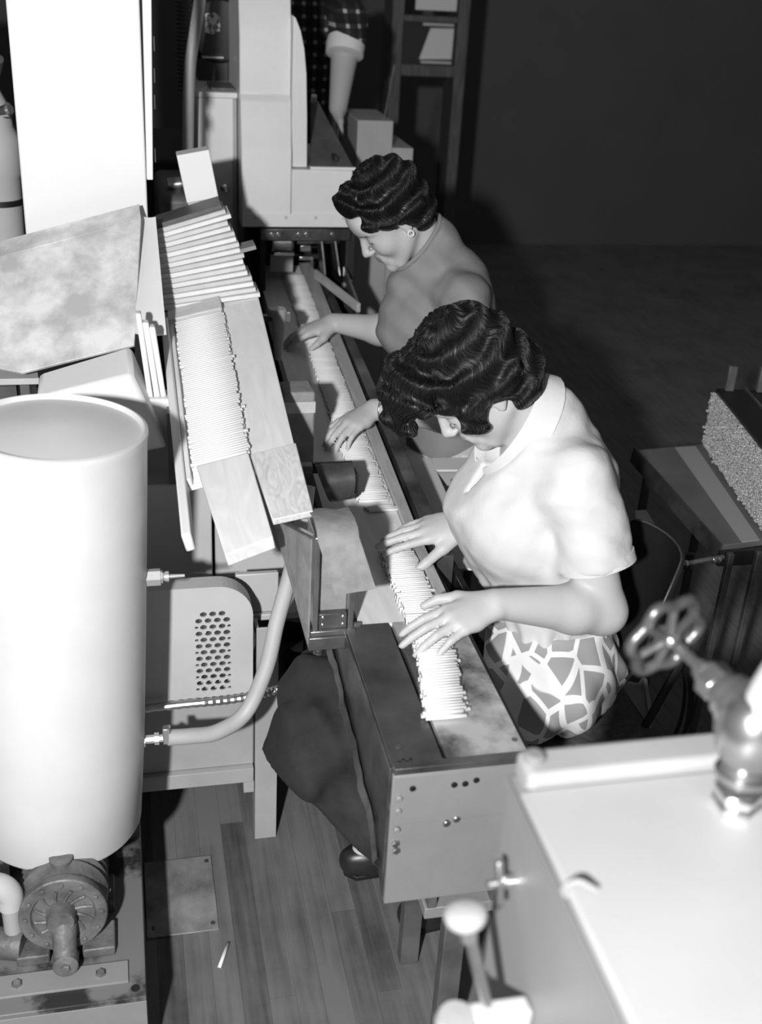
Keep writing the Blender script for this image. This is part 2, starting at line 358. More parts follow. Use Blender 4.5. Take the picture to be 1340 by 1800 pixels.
# leaning stack of boards at the upper end
slat_mats = [mat('slat_%d' % k, cc, .6, var=.05, vscale=14) for k, cc in enumerate((.74, .62, .78, .56))]
NSL = 17
ORD = 'first second third fourth fifth sixth seventh eighth ninth tenth eleventh twelfth thirteenth fourteenth fifteenth sixteenth seventeenth'.split()
for k in range(NSL):
    f = k/(NSL-1)
    a = V(.083, 2.685, 1.134).lerp(V(.063, 2.83, 1.290), f); bq = V(.312, 2.685, 1.166).lerp(V(.246, 2.83, 1.348), f)
    d = (bq-a).normalized(); ln = (bq-a).length + random.uniform(-.006, .008); up = V(-.06, .0, 1); up = (up - d*up.dot(d)).normalized(); yy = up.cross(d).normalized()
    th = .0102
    m = M['grey_dark'] if k == NSL-1 else slat_mats[(k*5) % 4]
    o = MB().obox(a, d, yy, up, 0, ln, 0, .10, 0, th).build('tray_slat', m, None, .001)
    if k == NSL-1: lab = 'dark topmost slat of the leaning stack on the tilted tray'
    elif k == 0: lab = 'lowest pale slat of the leaning stack on the tilted tray'
    else: lab = 'pale thin slat, %s from the bottom of the leaning stack' % ORD[k]
    tag(o, lab, 'slat', 'slats stacked on the feed tray')
o = MB().obox((.246, 2.76, 1.245), (.95, 0, .25), (0, 1, 0), (-.25, 0, .95), 0, .075, 0, .06, 0, .010).build('tray_slat', M['kraft'], None, .001)
tag(o, 'short dark slat sticking out at the right of the leaning stack', 'slat', 'slats stacked on the feed tray')

# ------------------------------------------------------------------ left stand machine
mc = thing('machine_cabinet', 'grey sheet-metal machine cabinet with arched perforated belt guard and angle-iron leg', 'machine', (0, 2.3, 0))
G = M['cabinet_grey']
MB().box(-.45, .24, 2.10, 2.7, .225, .60).build('lower_body', G, mc, .004)
MB().box(-.45, .238, 2.085, 2.70, .185, .225).build('bottom_rail', G, mc, .002)
MB().box(.215, .24, 2.09, 2.12, .15, .185).build('foot_bracket', G, mc, .002)
MB().prism([(.242, 2.095, 0), (.294, 2.095, 0), (.294, 2.101, 0), (.250, 2.101, 0), (.250, 2.14, 0), (.242, 2.14, 0)], (0, 0, .60)).build('leg', G, mc, .0015)
MB().prism([(.285, 2.62, 0), (.294, 2.62, 0), (.294, 2.70, 0), (.242, 2.70, 0), (.242, 2.69, 0), (.285, 2.69, 0)], (0, 0, .60)).build('leg', G, mc, .0015)
MB().box(-.45, .166, 2.30, 2.7, .60, .858).build('upper_body', M['machine_grey'], mc, .004)
MB().box(.174, .37, 2.32, 2.7, .60, .858).build('upper_body', M['machine_grey'], mc, .004)
MB().box(.24, .37, 2.15, 2.70, .585, .60).build('top_sheet', M['machine_grey'], mc, .002)
MB().box(.205, .30, 2.16, 2.175, .601, .70).build('back_plate', M['machine_grey'], mc, .003)
# arched guard with real perforations
gx0, gx1, gz0, gz1, gy, gd = -.12, .232, .445, .735, 2.055, .045
rad = .075
arc = [(gx1-rad+rad*math.sin(a), gz1-rad+rad*math.cos(a)) for a in [i*math.pi/2/10 for i in range(11)]]
outline = [(gx0, gz0), (gx0, gz1)] + arc + [(gx1, gz0)]
gd_o = MB()
hx0, hx1, hz0 = .108, .186, .472
ncol, nrow = 4, 13; px, pz = (hx1-hx0)/ncol, .0158
hz1 = hz0 + nrow*pz
g = MB()
for i in range(len(outline)-1):
    (xa, za), (xb, zc) = outline[i], outline[i+1]
    g.add([(xa, gy, za), (xb, gy, zc), (xb, gy+gd, zc), (xa, gy+gd, za)], [(0, 1, 2, 3)])
g.add([(gx0, gy, gz0), (hx0, gy, gz0), (hx0, gy, gz1), (gx0, gy, gz1)], [(0, 1, 2, 3)])
g.add([(hx0, gy, gz0), (hx1, gy, gz0), (hx1, gy, hz0), (hx0, gy, hz0)], [(0, 1, 2, 3)])
right = [(hx1, gz0), (gx1, gz0)] + arc[::-1]
right = [(x, z) for x, z in right if x >= hx1-1e-6]; zt = np.interp(hx1, [a[0] for a in arc], [a[1] for a in arc]); right.append((hx1, zt))
g.add([(x, gy, z) for x, z in right], [tuple(range(len(right)))])
top = [(hx0, hz1), (hx1, hz1), (hx1, zt)] + [a for a in arc[::-1] if a[0] < hx1-1e-6] + [(hx0, gz1)]
g.add([(x, gy, z) for x, z in top], [tuple(range(len(top)))])
g.build('guard_shell', M['machine_grey'], mc, smooth=30, orient=False)
h = MB(); n = 12
for r in range(nrow):
    off = 0 if r % 2 else px/2
    edges = [hx0] + [hx0 + off + px*k for k in range(0 if off else 1, ncol + (0 if off else 0))] + [hx1] if off else [hx0+px*k for k in range(ncol+1)]
    edges = sorted(set(round(e, 5) for e in edges))
    for xa, xb in zip(edges[:-1], edges[1:]):
        za, zc = hz0+r*pz, hz0+(r+1)*pz; cx, cz = (xa+xb)/2, (za+zc)/2; hr = min(.0074, (xb-xa)*.42)
        corner_arch = r == nrow-1 and (xa < hx0+px*.3 or xb > hx1-px*.3)
        if corner_arch: h.add([(xa, gy, za), (xb, gy, za), (xb, gy, zc), (xa, gy, zc)], [(0, 1, 2, 3)]); continue
        outer = []; inner = []; deep = []
        for k in range(n):
            a = 2*math.pi*k/n + math.pi/4; ca, sa = math.cos(a), math.sin(a); s = 1/max(abs(ca), abs(sa))
            outer.append((cx+ca*s*(xb-xa)/2, gy, cz+sa*s*(zc-za)/2)); inner.append((cx+ca*hr, gy, cz+sa*hr*.85)); deep.append((cx+ca*hr, gy+.004, cz+sa*hr*.85))
        h.add(outer+inner+deep, [(k, (k+1) % n, n+(k+1) % n, n+k) for k in range(n)] + [(n+k, n+(k+1) % n, 2*n+(k+1) % n, 2*n+k) for k in range(n)])
h.build('perforated_window', M['machine_grey'], mc, smooth=0, orient=False)
MB().lathe((.147, 2.0985, .575), (0, -1, 0), [(0, .095), (.006, .095), (.006, .03), (.010, .03)], 32).build('pulley', M['steel'], mc)

# ------------------------------------------------------------------ white tank on its pump base
tk = thing('air_tank', 'tall white painted cylindrical tank above the pump base', 'tank', (-.18, 1.86, .2))
tax = V(.056, 0, .85).normalized()
prof = [(0, .0), (.002, .152), (.005, .159), (.012, .1625), (.20, .1635), (.45, .160), (.70, .155), (.838, .1515), (.846, .1535), (.853, .1525), (.855, .147), (.846, .143), (.85, .11), (.858, .05), (.86, 0)]
MB().lathe((-.181, 1.86, .335), tax, prof, 72).build('shell', M['tank_paint'], tk, smooth=40)
for z, xa in ((.885, -.002), (.517, -.022)):
    fo = MB().lathe((xa-.012, 1.85, z), (1, 0, 0), [(0, .026), (.012, .026), (.016, .020)], 20).build('fitting', M['brass'], tk)
    if z > .7:
        MB().lathe((xa, 1.85, z), (1, 0, 0), [(0, .013), (.012, .013), (.012, .016), (.040, .016), (.040, .012), (.044, .012)], 6).build('hex_nut', M['brass'], fo, smooth=25)
        MB().lathe((xa+.044, 1.85, z), (1, 0, 0), [(0, .007), (.006, .010), (.011, .010), (.012, .004), (.040, .003)], 14).build('nipple', M['brass'], fo)
    else:
        MB().lathe((xa, 1.85, z), (1, 0, 0), [(0, .010), (.005, .010), (.005, .015), (.018, .015), (.018, .009), (.036, .009), (.036, .013), (.045, .013), (.045, .008), (.06, .008)], 8).build('hex_nut', M['brass'], fo, smooth=25)
        MB().box(xa+.052, xa+.068, 1.842, 1.858, z-.012, z+.026).build('clamp', M['bright_steel'], fo, .002)
for a in (.6, 2.2, 3.9, 5.4):
    MB().tube([(-.181+.12*math.cos(a), 1.90+.10*math.sin(a), .2), (-.181+.11*math.cos(a), 1.90+.08*math.sin(a), .37)], .018, 8).build('tank_leg', M['black'], tk)
hs = [(.040, 1.85, .517), (.085, 1.855, .512), (.14, 1.87, .505), (.20, 1.90, .525), (.245, 1.93, .61), (.27, 1.96, .70), (.300, 1.985, .80), (.325, 2.01, .90), (.34, 2.05, .96)]
tag(MB().tube(spline(hs, 8), .0165, 14).build('rubber_hose', M['rubber'], None, smooth=60), 'thick pale rubber hose curving up from the lower tank fitting', 'hose')
cs = [(-.10, 2.03, .452), (.06, 2.03, .462), (.18, 2.03, .465), (.27, 2.03, .478), (.32, 2.01, .515), (.355, 1.98, .575), (.36, 1.97, .64)]
cp = []
sp = spline(cs, 14)
for q in sp: cp.append(q)
tag(MB().tube(cp, .0085, 10, ridge=.0016).build('flexible_conduit', M['steel'], None, smooth=20), 'ribbed flexible metal conduit running past the belt guard', 'conduit')

bs = thing('pump_base', 'oily grey steel base frame on the floor under the white tank', 'base', (-.35, 1.9, 0))
MB().box(-.9, -.024, 1.505, 2.08, .188, .20).build('deck', M['base_grey'], bs, .002)
MB().box(-.9, -.024, 1.505, 1.515, 0, .188).build('front_skirt', M['front_grey'], bs, .001)
MB().box(-.034, -.024, 1.516, 2.08, 0, .188).build('side_skirt', M['grey_dark'], bs, .001)
sb = MB().box(-.52, -.055, 1.540, 1.590, .2002, .206).build('bar_plate', M['front_grey'], bs, .001)
for x in (-.255, -.105): bolt((x, 1.565, .206), (0, 0, 1), .010, .006, 'bolt', M['steel'], sb)
MB().lathe((-.043, 1.527, .199), (0, 0, 1), [(0, .0085), (.0016, .0085)], 16).build('bolt_hole', M['black'], bs)
bk = MB().box(-.105, -.078, 1.72, 1.80, .2002, .225).build('bracket', M['motor_grey'], bs, .003)
bolt((-.092, 1.75, .225), (0, 0, 1), .008, .006, 'bolt', M['steel'], bk)

pu = thing('vane_pump', 'cast grey finned pump with bolted round face below the tank', 'pump', (-.17, 1.70, .2))
pc = V(-.168, 1.635, .300)
ax = V(.02, -1, .10).normalized()
MB().lathe(pc - ax*.13, ax, [(0, .05), (.0, .078), (.012, .083), (.024, .076), (.036, .083), (.048, .076), (.060, .083), (.072, .076), (.084, .083), (.096, .076), (.13, .074)], 40).build('finned_body', M['motor_grey'], pu, smooth=30)
fc = MB().lathe(pc, ax, [(-.012, .078), (0, .0805), (.008, .0805), (.010, .078), (.010, .060), (.004, .056), (.004, .012)], 40).build('face_flange', M['motor_grey'], pu, smooth=30)
ux = ax.cross(V(0, 0, 1)).normalized(); uz = ux.cross(ax).normalized()
for k in range(12):
    a = 2*math.pi*k/12
    bolt(pc + ax*.010 + (ux*math.cos(a)+uz*math.sin(a))*.069, ax, .0055, .004, 'bolt', M['motor_grey'], fc)
for k in range(12):
    a0 = 2*math.pi*k/12
    MB().tube([pc + ax*.006 + (ux*math.cos(a0+r*9)+uz*math.sin(a0+r*9))*(.016+r) for r in (0, .01, .02, .03, .038)], .0032, 6).build('vane', M['motor_grey'], fc)
MB().lathe(pc + V(-.004, 0, .004), ax, [(0, .028), (.03, .026), (.034, .024), (.035, .0)], 24).build('hub_cap', M['motor_grey'], pu)
MB().tube([pc + ax*.012 - uz*.005, pc + ax*.03 - uz*.04, pc + ax*.045 - uz*.07], [.024, .022, .021], 16).build('outlet_elbow', M['motor_grey'], pu)
ob = MB().lathe(pc + ax*.030 - uz*.074, ax, [(0, .024), (.03, .023), (.033, .018)], 20).build('outlet_boss', M['motor_grey'], pu)
bolt(pc + ax*.063 - uz*.074, ax, .009, .007, 'plug', M['motor_grey'], ob)
MB().lathe(pc - ax*.06 + V(0, 0, .074), (0, 0, 1), [(0, .022), (.012, .022), (.014, .015)], 16).build('filler_cap', M['motor_grey'], pu)
for sx in (-1, 1): MB().box(pc.x+sx*.06-.03, pc.x+sx*.06+.03, 1.61, 1.68, .2002, .222).build('foot', M['motor_grey'], pu, .003)
MB().tube([(-.245, 1.64, .225), (-.32, 1.66, .225)], .030, 14).build('inlet_branch', M['motor_grey'], pu)
MB().lathe((-.262, 1.655, .235), (0, 0, 1), [(0, .018), (.075, .018), (.075, .021), (.085, .021)], 16).build('inlet_pipe', M['cabinet_grey'], pu)
MB().tube(spline([(-.262, 1.655, .315), (-.264, 1.655, .345), (-.285, 1.655, .366), (-.33, 1.655, .37)], 5), .024, 16).build('inlet_elbow', M['machine_grey'], pu, smooth=60)
el = thing('electric_motor', 'dark ribbed electric motor at the left edge beside the pump', 'motor', (-.36, 1.68, .2))
MB().lathe((-.36, 1.60, .262), (0, 1, 0), [(0, .03), (.0, .055), (.01, .06), (.15, .06), (.16, .05)], 28).build('motor_body', M['grey_dark'], el)
for k in range(6): MB().lathe((-.36, 1.62+k*.02, .262), (0, 1, 0), [(0, .059), (0, .0625), (.005, .0625), (.005, .059)], 28).build('cooling_rib', M['grey_dark'], el)

# ------------------------------------------------------------------ floor plate, packet stands, scoop, funnel
fpz = thing('floor_plate', 'thin galvanised cover plate screwed to the floor beside the pump base', 'plate', (.06, 1.94, 0))
MB().box(-.021, .134, 1.826, 2.053, .0006, .005).build('sheet', mat('floor_plate_zinc', .17, .5, .3, col2=.40, vscale=9, detail=8, contrast=(.36, .66)), fpz, .001)
for x, y in ((.122, 2.035), (.122, 1.845), (-.005, 1.85)): bolt((x, y, .005), (0, 0, 1), .005, .002, 'screw', M['dark_steel'], fpz, 12)

ps = thing('packet_hopper', 'sheet-metal packet hopper with brown paper sheet draped over it at the table corner', 'hopper', (.345, 1.80, .80))
MB().box(.308, .318, 1.755, 1.84, .806, 1.0).build('channel_side', M['steel'], ps, .0015)
MB().box(.374, .384, 1.755, 1.84, .806, 1.0).build('channel_side', M['steel'], ps, .0015)
MB().box(.304, .388, 1.750, 1.845, .796, .806).build('bottom_sill', M['steel'], ps, .001)
MB().box(.318, .374, 1.775, 1.84, .8065, 1.0).build('brown_pack', M['kraft'], ps, .002)
pl = MB().box(.320, .372, 1.758, 1.774, .8065, .838).build('front_clip', M['dark_steel'], ps, .001)
for x in (.327, .365):
    for z in (.815, .831): bolt((x, 1.758, z), (0, -1, 0), .003, .002, 'screw', M['bright_steel'], pl, 10)
MB().box(.300, .390, 1.745, 1.90, .768, .7955).build('shelf_bracket', M['dark_steel'], ps, .002)
bolt((.388, 1.765, .806), (1, 0, 0), .006, .012, 'set_screw', M['bright_steel'], ps, 8)
MB().lathe((.392, 1.80, .775), (1, 0, 0), [(0, .024), (.008, .024)], 20).build('disc', M['dark_steel'], ps)
rows = []
for k in range(9):
    f = k/8; row = []
    for (y, z) in [(1.86, 1.004), (1.80, 1.016), (1.762, 1.012), (1.749, 1.0), (1.744, .985), (1.740, .960), (1.735, .928), (1.731, .902)]:
        x = .311 + f*.075 + max(0, (1.0-z))*.33
        zz = z - (max(0, 1.0-z))*.08*(1-f) + .0012*math.sin(f*9+y*60)
        row.append((x, y + .002*math.sin(f*7+z*50), zz))
    rows.append(row)
MB().grid(rows, .0012).build('paper_sheet', M['kraft'], ps, smooth=60)
MB().prism([(.302, 1.752, .78), (.302, 1.752, 1.0), (.262, 1.98, .93)], (-.003, -.001, 0)).build('wedge_plate', M['kraft'], ps)
MB().prism([(.302, 1.752, 1.0), (.306, 1.755, 1.002), (.262, 1.98, .932), (.258, 1.98, .928)], (0, 0, .006)).build('wedge_lip', M['steel'], ps)

p2 = thing('paper_pack', 'tall brown paper-wrapped packet with a pale band standing beside the conveyor', 'packet', (.37, 2.42, .80))
MB().box(.335, .408, 2.38, 2.46, .79, 1.035).build('pack_body', M['kraft'], p2, .006)
MB().box(.334, .409, 2.379, 2.461, .985, 1.012).build('band', mat('pale_band', .52, .7, var=.05, vscale=30), p2, .001)
MB().box(.325, .41, 2.37, 2.47, .765, .7895).build('base_plate', M['dark_steel'], p2)

sc = thing('curved_scoop', 'dark curved sheet-metal scoop jutting over the cigarettes on the conveyor', 'scoop', (.43, 2.2, .85))
rows = []
for k in range(13):
    a = math.radians(-20 + k*10.5)
    rows.append([V(.376, 2.205 + .045*math.cos(a)*.8, .900+.036*math.sin(a)*1.2)-V(0, .045*1.0, .0), V(.47, 2.205+.045*math.cos(a)*.7, .905+.033*math.sin(a)*1.1)-V(0, .045, 0)])
rows = [[(.384, 2.225, .925), (.466, 2.225, .927)], [(.384, 2.207, .925), (.466, 2.207, .927)], [(.388, 2.194, .914), (.467, 2.194, .917)], [(.394, 2.186, .898), (.468, 2.187, .901)], [(.401, 2.183, .880), (.467, 2.184, .884)], [(.408, 2.185, .864), (.465, 2.186, .870)], [(.415, 2.194, .852), (.462, 2.194, .859)]]
MB().grid(rows, .003).build('scoop_plate', M['dark_steel'], sc, smooth=60)
MB().box(.380, .468, 2.2255, 2.235, .905, .929).build('back_lip', M['black_gloss'], sc, .001)
MB().box(.4685, .476, 2.195, 2.235, .868, .912).build('end_ribs', M['black'], sc, .001)
MB().box(.345, .378, 2.21, 2.235, .80, .93).build('bracket', M['dark_steel'], sc, .001)
bolt((.458, 2.215, .9275), (0, 0, 1), .004, .002, 'screw', M['steel'], sc, 10)
for k in range(7):
    o = MB().box(.345+.0085*k, .3525+.0085*k, 2.02, 2.12-.006*k, .7975, .905-.011*k).build('dark_card', M['grey_dark'], None, .0008)
    tag(o, 'dark card, %s from the left of the stepped row below the curved scoop' % ORD[k], 'card', 'dark cards beside the conveyor')

fn = thing('spout', 'tapered grey metal spout with capped top beside the conveyor', 'spout', (.40, 2.95, .85))
MB().lathe((.399, 2.95, .915), (0, 0, 1), [(0, .010), (.07, .016), (.125, .020)], 20).build('cone', M['machine_grey'], fn)
MB().lathe((.395, 2.95, 1.04), (0, 0, 1), [(0, .027), (.014, .027), (.018, .022)], 20).build('cap', M['cabinet_grey'], fn)
MB().box(.417, .432, 2.945, 2.96, 1.02, 1.045).build('lug', M['bright_steel'], fn, .002)
MB().box(.29, .385, 2.955, 2.975, 1.02, 1.035).build('arm', M['grey_dark'], fn)
MB().box(.27, .295, 2.95, 2.98, .0, 1.036).build('post', M['black'], fn)
MB().box(.296, .36, 2.951, 2.98, 0, .02).build('post_foot', M['black'], fn)

# ------------------------------------------------------------------ upper left machine covers
pn = thing('tall_duct', 'tall plain white sheet-metal duct rising at the upper left', 'duct', (-.08, 3.0, 0))
MB().box(-.223, .061, 2.80, 3.2, 0, 2.35).build('duct_body', M['white_paint'], pn, .004)
hb = thing('hinged_bar', 'narrow white slotted bar hanging beside the tall white duct', 'bar', (.08, 2.72, 1.43))
MB().hexa([(.060, 2.71, 1.435), (.074, 2.71, 1.435), (.074, 2.74, 1.435), (.060, 2.74, 1.435)], [(.070, 2.71, 2.2), (.095, 2.71, 2.2), (.095, 2.74, 2.2), (.070, 2.74, 2.2)]).build('bar_body', M['white_paint'], hb, .002)
for z in (1.475, 1.59, 1.645, 1.71): MB().box(.078+(z-1.435)*.025, .081+(z-1.435)*.025, 2.706, 2.73, z, z+.03).build('slot', M['black'], hb)
vz = thing('filter_vessel', 'grey banded cylindrical vessel behind the white duct at the far left', 'vessel', (-.33, 3.35, .3))
MB().lathe((-.33, 3.35, .3), (0, 0, 1), [(0, .055), (.85, .060), (1.02, .064), (1.03, .070), (1.12, .070), (1.15, .055), (1.20, .05), (1.26, .02), (1.27, 0)], 28).build('vessel_body', M['machine_grey'], vz)
MB().lathe((-.33, 3.35, 1.245), (0, 0, 1), [(0, .062), (.0, .0655), (.016, .0655), (.016, .062)], 28).build('clamp_band', M['black'], vz)
MB().tube([(-.33, 3.35, 1.55), (-.30, 3.28, 1.60), (-.29, 3.25, 1.63)], .015, 10).build('valve_stem', M['grey_dark'], vz)
MB().lathe((-.297, 3.26, 1.50), (.6, -.4, .2), [(0, .014), (.03, .018), (.035, .012)], 14).build('valve_knob', M['bright_steel'], vz)
dm = thing('dark_machine', 'dark machine body with glints behind the white duct', 'machine', (.0, 3.9, 0))
MB().box(-1.2, -.42, 3.3, 4.3, 0, 1.75).build('frame_body', M['black'], dm, .01)
MB().box(-.40, .23, 3.75, 4.4, 0, 1.30).build('rear_body', M['black'], dm, .01)
MB().box(.10, .225, 3.2, 3.6, 0, 1.30).build('gear_case', M['grey_dark'], dm, .02)
MB().lathe((.13, 3.3, 1.31), (1, 0, .1), [(0, .02), (.07, .02)], 14).build('shaft', M['steel'], dm)

cvr = thing('cover_plate', 'mottled galvanised cover plate sloping over the feed tray end', 'plate', (-.1, 2.6, 1.05))
q = [V(-.228, 2.45, 1.071), V(.013, 2.45, 1.130), V(.043, 2.70, 1.347), V(-.40, 2.70, 1.226), V(-.40, 2.51, 1.09)]
nn = (q[1]-q[0]).cross(q[2]-q[1]).normalized()
MB().prism([x - nn*.008 for x in q], nn*.008).build('sloping_plate', M['galvanised'], cvr, .001)
MB().prism([V(-.40, 2.702, 1.226), V(.043, 2.702, 1.347), V(.041, 2.752, 1.372), V(-.40, 2.752, 1.251)], nn*-.006).build('top_flange', M['galvanised'], cvr, .001)
MB().prism([q[0]-nn*.009+V(.03, 0, .006), q[1]-nn*.009, q[1]-nn*.009+V(0, .012, -.018), q[0]-nn*.009+V(.03, .012, -.012)], (0, .01, 0)).build('under_edge', M['black'], cvr)
MB().box(-.24, -.22, 2.50, 2.70, .86, 1.10).build('support', M['grey_dark'], cvr); MB().box(-.02, 0, 2.60, 2.65, .86, 1.20).build('support', M['grey_dark'], cvr)
# curved side sheet between the cover and the slats
ss = thing('side_chute', 'white curved side sheet between the cover plate and the slat stack', 'chute', (.06, 2.6, 1.0))
rows = []
for k in range(9):
    f = k/8; y = 2.46+f*.30; z = 1.155+f*.19
    rows.append([(.016+f*.028, y, z+.000), (.030+f*.02, y, z-.004), (.045+f*.014, y, z-.006), (.064+f*.006, y, z-.006), (.084-f*.006, y, z-.004)])
MB().grid(rows, .004).build('sheet', M['white_paint'], ss, smooth=60)
MB().box(.03, .06, 2.55, 2.60, .86, 1.19).build('support', M['grey_dark'], ss)
lc = thing('lower_chute', 'white box chute below the mottled cover plate behind the tank', 'chute', (-.05, 2.33, .86))
MB().hexa([(-.20, 2.30, .90), (.075, 2.30, .945), (.075, 2.42, .945), (-.20, 2.42, .90)], [(-.19, 2.30, 1.07), (.006, 2.31, 1.112), (.006, 2.42, 1.14), (-.19, 2.42, 1.08)]).build('chute_body', M['white_paint'], lc, .01)
MB().box(-.15, .0, 2.32, 2.40, .859, .90).build('chute_foot', M['grey_dark'], lc)
lw = thing('lower_shelf', 'grey shelf edge below the cover plate at the far left', 'shelf', (-.4, 2.55, .86))
MB().box(-.75, -.195, 2.47, 2.7, 1.035, 1.05).build('shelf_plate', M['machine_grey'], lw, .002)
MB().box(-.75, -.26, 2.62, 2.7, .86, 1.035).build('shelf_support', M['grey_dark'], lw)
for k, (x, z1, dx) in enumerate(((.018, 1.225, .012), (.032, 1.205, .013), (.046, 1.195, .012))):
    o = MB().hexa([(x+.018, 2.36, 1.04), (x+.018+dx, 2.36, 1.04), (x+.018+dx, 2.385, 1.04), (x+.018, 2.385, 1.04)], [(x, 2.37, z1), (x+dx, 2.37, z1), (x+dx, 2.395, z1), (x, 2.395, z1)]).build('white_strip', M['white_paint'], None, .003)
    tag(o, ['leftmost and tallest white upright strip beside the feed tray', 'middle white upright strip beside the feed tray', 'white upright strip nearest the feed tray rods'][k], 'strip', 'white strips beside the feed tray')
o = MB().box(.02, .10, 2.35, 2.41, .946, 1.0395).build('strip_holder', M['white_paint'], None, .002); tag(o, 'white holder block under the upright strips', 'holder')

# ------------------------------------------------------------------ column machine
cm = thing('column_machine', 'pale grey machine column with stepped hood, side tray and open roller works', 'machine', (.54, 3.9, 0))
g = M['machine_light']
pr = [(3.60, 1.125), (3.60, 1.355), (3.607, 1.372), (3.63, 1.495), (3.632, 1.50), (3.65, 1.515), (3.652, 1.68), (3.662, 1.72), (3.70, 1.86), (3.80, 2.0), (4.1, 2.05), (4.1, 1.125)]
pr = [(y, z) for y, z in pr]
MB().prism([(.366, y, z) for y, z in pr], (.156, 0, 0)).build('hood', g, cm, .004)
px = [(.523, 1.306), (.574, 1.306), (.571, 1.45), (.566, 1.58), (.558, 1.65), (.546, 1.70), (.53, 1.735), (.523, 1.74)]
MB().prism([(x, 3.625, z) for x, z in px], (0, .40, 0)).build('side_duct', g, cm, .003)
MB().box(.523, .715, 3.60, 4.1, 1.127, 1.303).build('base_housing', g, cm, .004)
MB().box(.368, .713, 3.596, 3.5995, 1.127, 1.168).build('lower_sheet', g, cm, .001)
for x in (.41, .505, .60, .69): bolt((x, 3.596, 1.157), (0, -1, 0), .005, .003, 'rivet', M['machine_grey'], cm, 12)
tr = MB().prism([(.583, 3.61, 1.3035), (.722, 3.61, 1.3035), (.66, 3.95, 1.455), (.635, 3.95, 1.455)], (0, .02, .006)).build('side_tray', M['grey_dark'], cm)
MB().box(.580, .724, 3.598, 3.61, 1.3035, 1.313).build('tray_lip', g, tr, .001)
MB().box(.660, .672, 3.63, 3.70, 1.325, 1.340).build('tray_slot', M['black'], tr)
MB().lathe((.64, 3.94, 1.465), (0, -.5, 1), [(0, .01), (.02, .01)], 12).build('tray_knob', M['bright_steel'], tr)
MB().box(.425, .715, 3.59, 3.61, 1.085, 1.122).build('cross_bar', M['dark_steel'], cm, .002)
for x in (.462, .482, .547, .572, .655): bolt((x, 3.59, 1.104), (0, -1, 0), .007, .006, 'bolt', M['bright_steel'], cm)
MB().box(.425, .445, 3.61, 4.1, .0, 1.122).build('left_frame', M['black'], cm, .002)
MB().box(.705, .735, 3.61, 4.1, .0, 1.122).build('right_frame', M['black'], cm, .002)
MB().box(.445, .705, 4.05, 4.1, 0, 1.122).build('back_frame', M['black'], cm)
MB().lathe((.470, 3.70, 1.055), (1, 0, 0), [(0, .030), (.004, .034), (.008, .030), (.065, .030), (.069, .034), (.073, .030)], 24).build('feed_roller', M['steel'], cm)
MB().box(.478, .545, 3.665, 3.672, 1.018, 1.028).build('guide_bar', M['bright_steel'], cm, .001)
MB().prism([(.470, 3.70, .955), (.545, 3.70, .955), (.545, 3.69, 1.015), (.470, 3.69, 1.015)], (0, .004, 0)).build('feed_plate', M['cabinet_grey'], cm)
MB().box(.560, .605, 3.66, 3.672, 1.005, 1.016).build('link_bar', M['bright_steel'], cm, .001)
MB().box(.565, .60, 3.672, 3.684, 1.03, 1.05).build('link_block', M['steel'], cm, .002)
MB().box(.598, .606, 3.655, 3.665, .975, 1.016).build('link_arm', M['bright_steel'], cm, .001)
MB().lathe((.56, 3.72, 1.06), (1, 0, 0), [(0, .016), (.14, .016)], 16).build('cross_shaft', M['steel'], cm)
for x0, x1, z0 in ((.628, .650, .93), (.672, .695, .96)):
    MB().prism([(x0, 3.66, 1.085), (x0+.006, 3.66, 1.085), (x1, 3.63, z0), (x1-.005, 3.63, z0)], (0, .10, 0)).build('side_blade', M['steel'], cm, .0005)
MB().prism([(.600, 3.60, .962), (.61, 3.60, .962), (.705, 3.34, .925), (.693, 3.34, .925)], (0, 0, .028)).build('guide_rail', M['mid_wood'], cm, .001)
MB().prism([(.697, 3.36, .90), (.705, 3.36, .90), (.705, 3.60, .95), (.697, 3.60, .95)], (0, 0, .05)).build('guide_blade', M['steel'], cm, .0005)
bolt((.700, 3.58, .945), (0, -1, 0), .013, .012, 'clamp_nut', M['bright_steel'], cm); bolt((.722, 3.60, .95), (0, -1, 0), .009, .012, 'clamp_nut', M['bright_steel'], cm)
MB().lathe((.722, 3.59, .90), (0, 0, 1), [(0, .007), (.04, .007)], 10).build('clamp_screw', M['steel'], cm)

sc2 = thing('side_cabinet', 'narrow grey steel cabinet with round knob left of the machine column', 'cabinet', (.30, 3.95, 0))
MB().box(.240, .363, 3.70, 4.2, .0, 1.495).build('cabinet_body', M['machine_light'], sc2, .003)
MB().box(.237, .364, 3.695, 4.2, 1.496, 1.512).build('lid', M['machine_light'], sc2, .002)
MB().box(.350, .361, 3.694, 3.6995, .9, 1.494).build('door_edge', M['cabinet_grey'], sc2, .001)
kn = MB().lathe((.322, 3.6995, 1.228), (0, -1, 0), [(0, .006), (.014, .006), (.016, .013), (.026, .014), (.033, .009), (.035, 0)], 20).build('knob', M['bright_steel'], sc2)
wb = thing('white_carton', 'small white carton standing behind the slat stack', 'carton', (.20, 3.0, 0))
R = Matrix.Rotation(math.radians(11), 3, 'Y')
MB().box(.172, .254, 2.98, 3.04, 1.335, 1.455, R.inverted(), (.212, 3.0, 1.29)).build('carton_body', M['paper'], wb, .002)
MB().box(.174, .253, 2.979, 3.041, 1.29, 1.3345, R.inverted(), (.212, 3.0, 1.29)).build('carton_base', mat('carton_grey', .55, .6), wb, .002)
MB().box(.15, .26, 2.96, 3.06, .0, 1.2895).build('carton_ledge', M['grey_dark'], wb)

